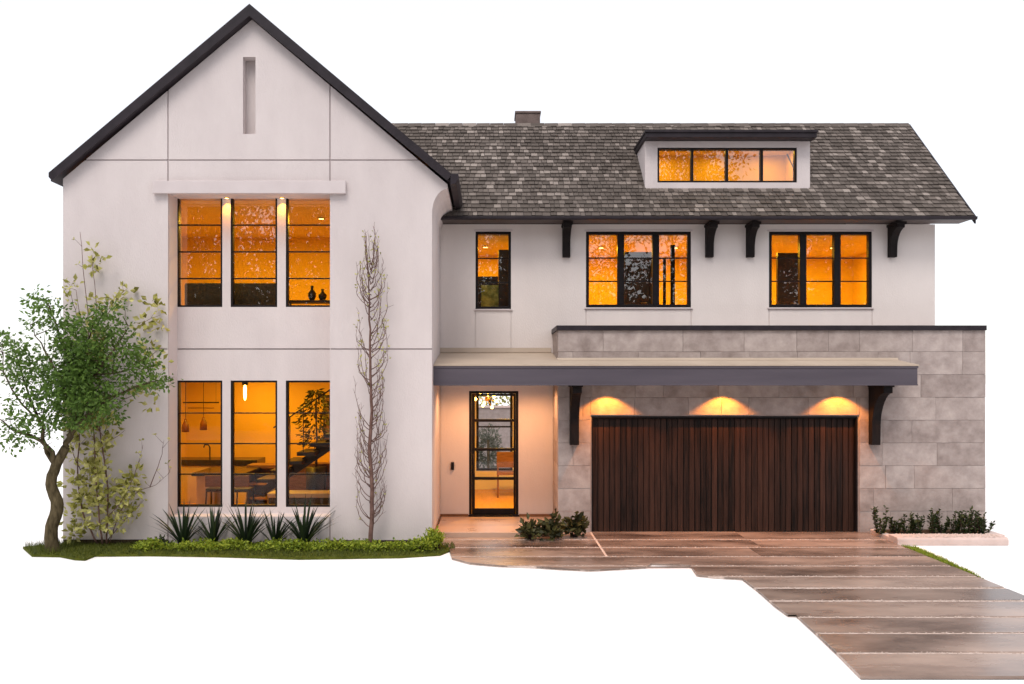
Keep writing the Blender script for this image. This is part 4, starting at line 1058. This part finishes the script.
WS = [(880, .52, 'tall dark shrub by the garage door corner at the end of the planter'), (895, .36, 'dark shrub second from the garage door in the planter'), (908, .36, 'dark shrub third from the garage door in the planter'), (918, .40, 'dark shrub fourth from the garage door in the planter'),
      (930, .47, 'full rounded dark shrub in the middle of the planter'), (943, .42, 'dark shrub just past the planter middle towards the house corner'), (955, .40, 'dark shrub fourth from the house corner in the planter'), (965, .46, 'dark shrub with tall tips third from the house corner'), (975, .40, 'dark shrub second from the house corner in the planter'), (984, .38, 'last dark shrub at the house corner end of the planter')]
for i, (px, h, lb) in enumerate(WS): upright(px, 15.5 + rnd.uniform(-.1, .15), h, lb, i)
# planter kerb and soil
t = thing('planter', (7.8, 15.3, 0), 'low pale stone planter with dark soil along the stone wall', 'planter')
KX1 = PX(1009, 14.87)
m = MB(); m.prism_x([(14.87, 0), (14.87, .10), (14.90, .135), (15.22, .14), (15.22, 0)], EDGE_R+.03, KX1); m.box(EDGE_R+.03, EDGE_R+.16, 15.221, 15.96, 0, .10); m.box(KX1-.1, KX1+.14, 15.221, 15.75, 0, .12)
m.build('kerb', M['curb'], t, bevel=.012)
m = MB(); m.box(EDGE_R+.161, KX1-.101, 15.2205, 15.97, 0, .09); m.build('soil', M['soil'], t)
m = MB()
for _ in range(420):
    x, y = rnd.uniform(EDGE_R+.1, KX1-.1), rnd.uniform(14.9, 15.24); r_ = rnd.uniform(.006, .016); c = Vector((x, y, .138))
    m.add([c + Vector((r_*a*1.3, r_*b, r_*h)) for a, b, h in ((-1,0,0),(0,-1,0),(1,0,0),(0,1,0),(0,0,1))], [(0,1,4),(1,2,4),(2,3,4),(3,0,4)])
m.build('gravel', M['joint'], t)

# ------------------------------------------------------------------ behind the house and across the street
t = thing('garden_shrub', (-.05, 25.0, 0), 'grey green garden shrub glimpsed through the front door and rear window', 'shrub')
m = MB()
for _ in range(1500):
    d_ = Vector((rnd.gauss(0, 1), rnd.gauss(0, 1), rnd.gauss(0, 1))).normalized(); p = Vector((-.1, 25.6, .75)) + Vector((d_.x*.42 + .1*d_.z, d_.y*.3, d_.z*.72))*rnd.uniform(.3, 1.05); m.leaf(p, d_, .08, .05)
m.build('foliage', M['leaf_garden'], t, recalc=False)
m = MB(); m.tube([(-.05, 25, 0), (-.05, 25, 1.1)], .04, 6); m.build('trunk', M['bark'], t)
t = thing('garden_wall', (0, 28, 0), 'pale grey garden wall seen through the front door beyond the rear window', 'wall')
m = MB(); m.box(-4, 5, 28, 28.2, 0, 1.92); m.build('body', M['mortar'], t)
m = MB(); m.box(-4.02, 5.02, 27.96, 28.24, 1.921, 1.98); m.build('coping', M['curb'], t)
t = thing('garden_hedge', (0, 28.6, 0), 'yellow green hedge rising above the pale garden wall behind the house', 'hedge')
m = MB()
for _ in range(1600):
    p = Vector((rnd.uniform(-2.5, 3), 28.6 + rnd.uniform(-.25, .4), rnd.uniform(1.6, 2.75))); m.leaf(p, Vector((rnd.gauss(0, 1), rnd.gauss(0, 1), rnd.gauss(.3, 1))), .13, .09)
m.build('foliage', M['leaf_yellow'], t, recalc=False)
m = MB(); m.tube([(0, 28.6, 0), (0, 28.6, 2.2)], .05, 6); m.build('trunk', M['bark'], t)
far = MB()
def hfar(x): return 22 if 8 < x < 14.5 else 17 if x < 14.5 else 14.5
for k in range(32):
    x = -30 + k*1.95 + rnd.uniform(-.8, .8); y = rnd.uniform(-26, -18); hh = hfar(x) * rnd.uniform(.8, 1.0)
    far.tube([(x, y, 0), (x+.2, y, hh*.5), (x, y, hh*.9)], [.2, .12, .03], 6)
    for u in range(52):
        v = rnd.random(); c = Vector((x + rnd.gauss(0, 1.5*(1.15-v*.5)), y + rnd.gauss(0, 1.2), 7.5 + (hh-7.5)*v))
        far.tube([(x, y, c.z*.85), c], [.05, .01], 4)
        for _ in range(44):
            d_ = Vector((rnd.gauss(0, 1), rnd.gauss(0, 1), rnd.gauss(0, 1))); far.leaf(c + d_*.34, d_, rnd.uniform(.18, .36), .19)
for _ in range(15000):
    x = rnd.uniform(-34, 34); top = 8.3 + 2.6*noise.noise(Vector((x*.35, 0, 3))) + rnd.gauss(0, .35); z = rnd.uniform(0, 1)*top
    near = top - z < 1.2; d_ = Vector((rnd.gauss(0, 1), rnd.gauss(0, 1), rnd.gauss(0, 1)))
    far.leaf(Vector((x, rnd.uniform(-24, -20), z)), d_, .5 if near else 1.0, .35 if near else .75)
tag(far.build('treeline', M['leaf_far'], recalc=False), 'dark trees across the street mirrored in the upper windows', 'treeline', kind='stuff')
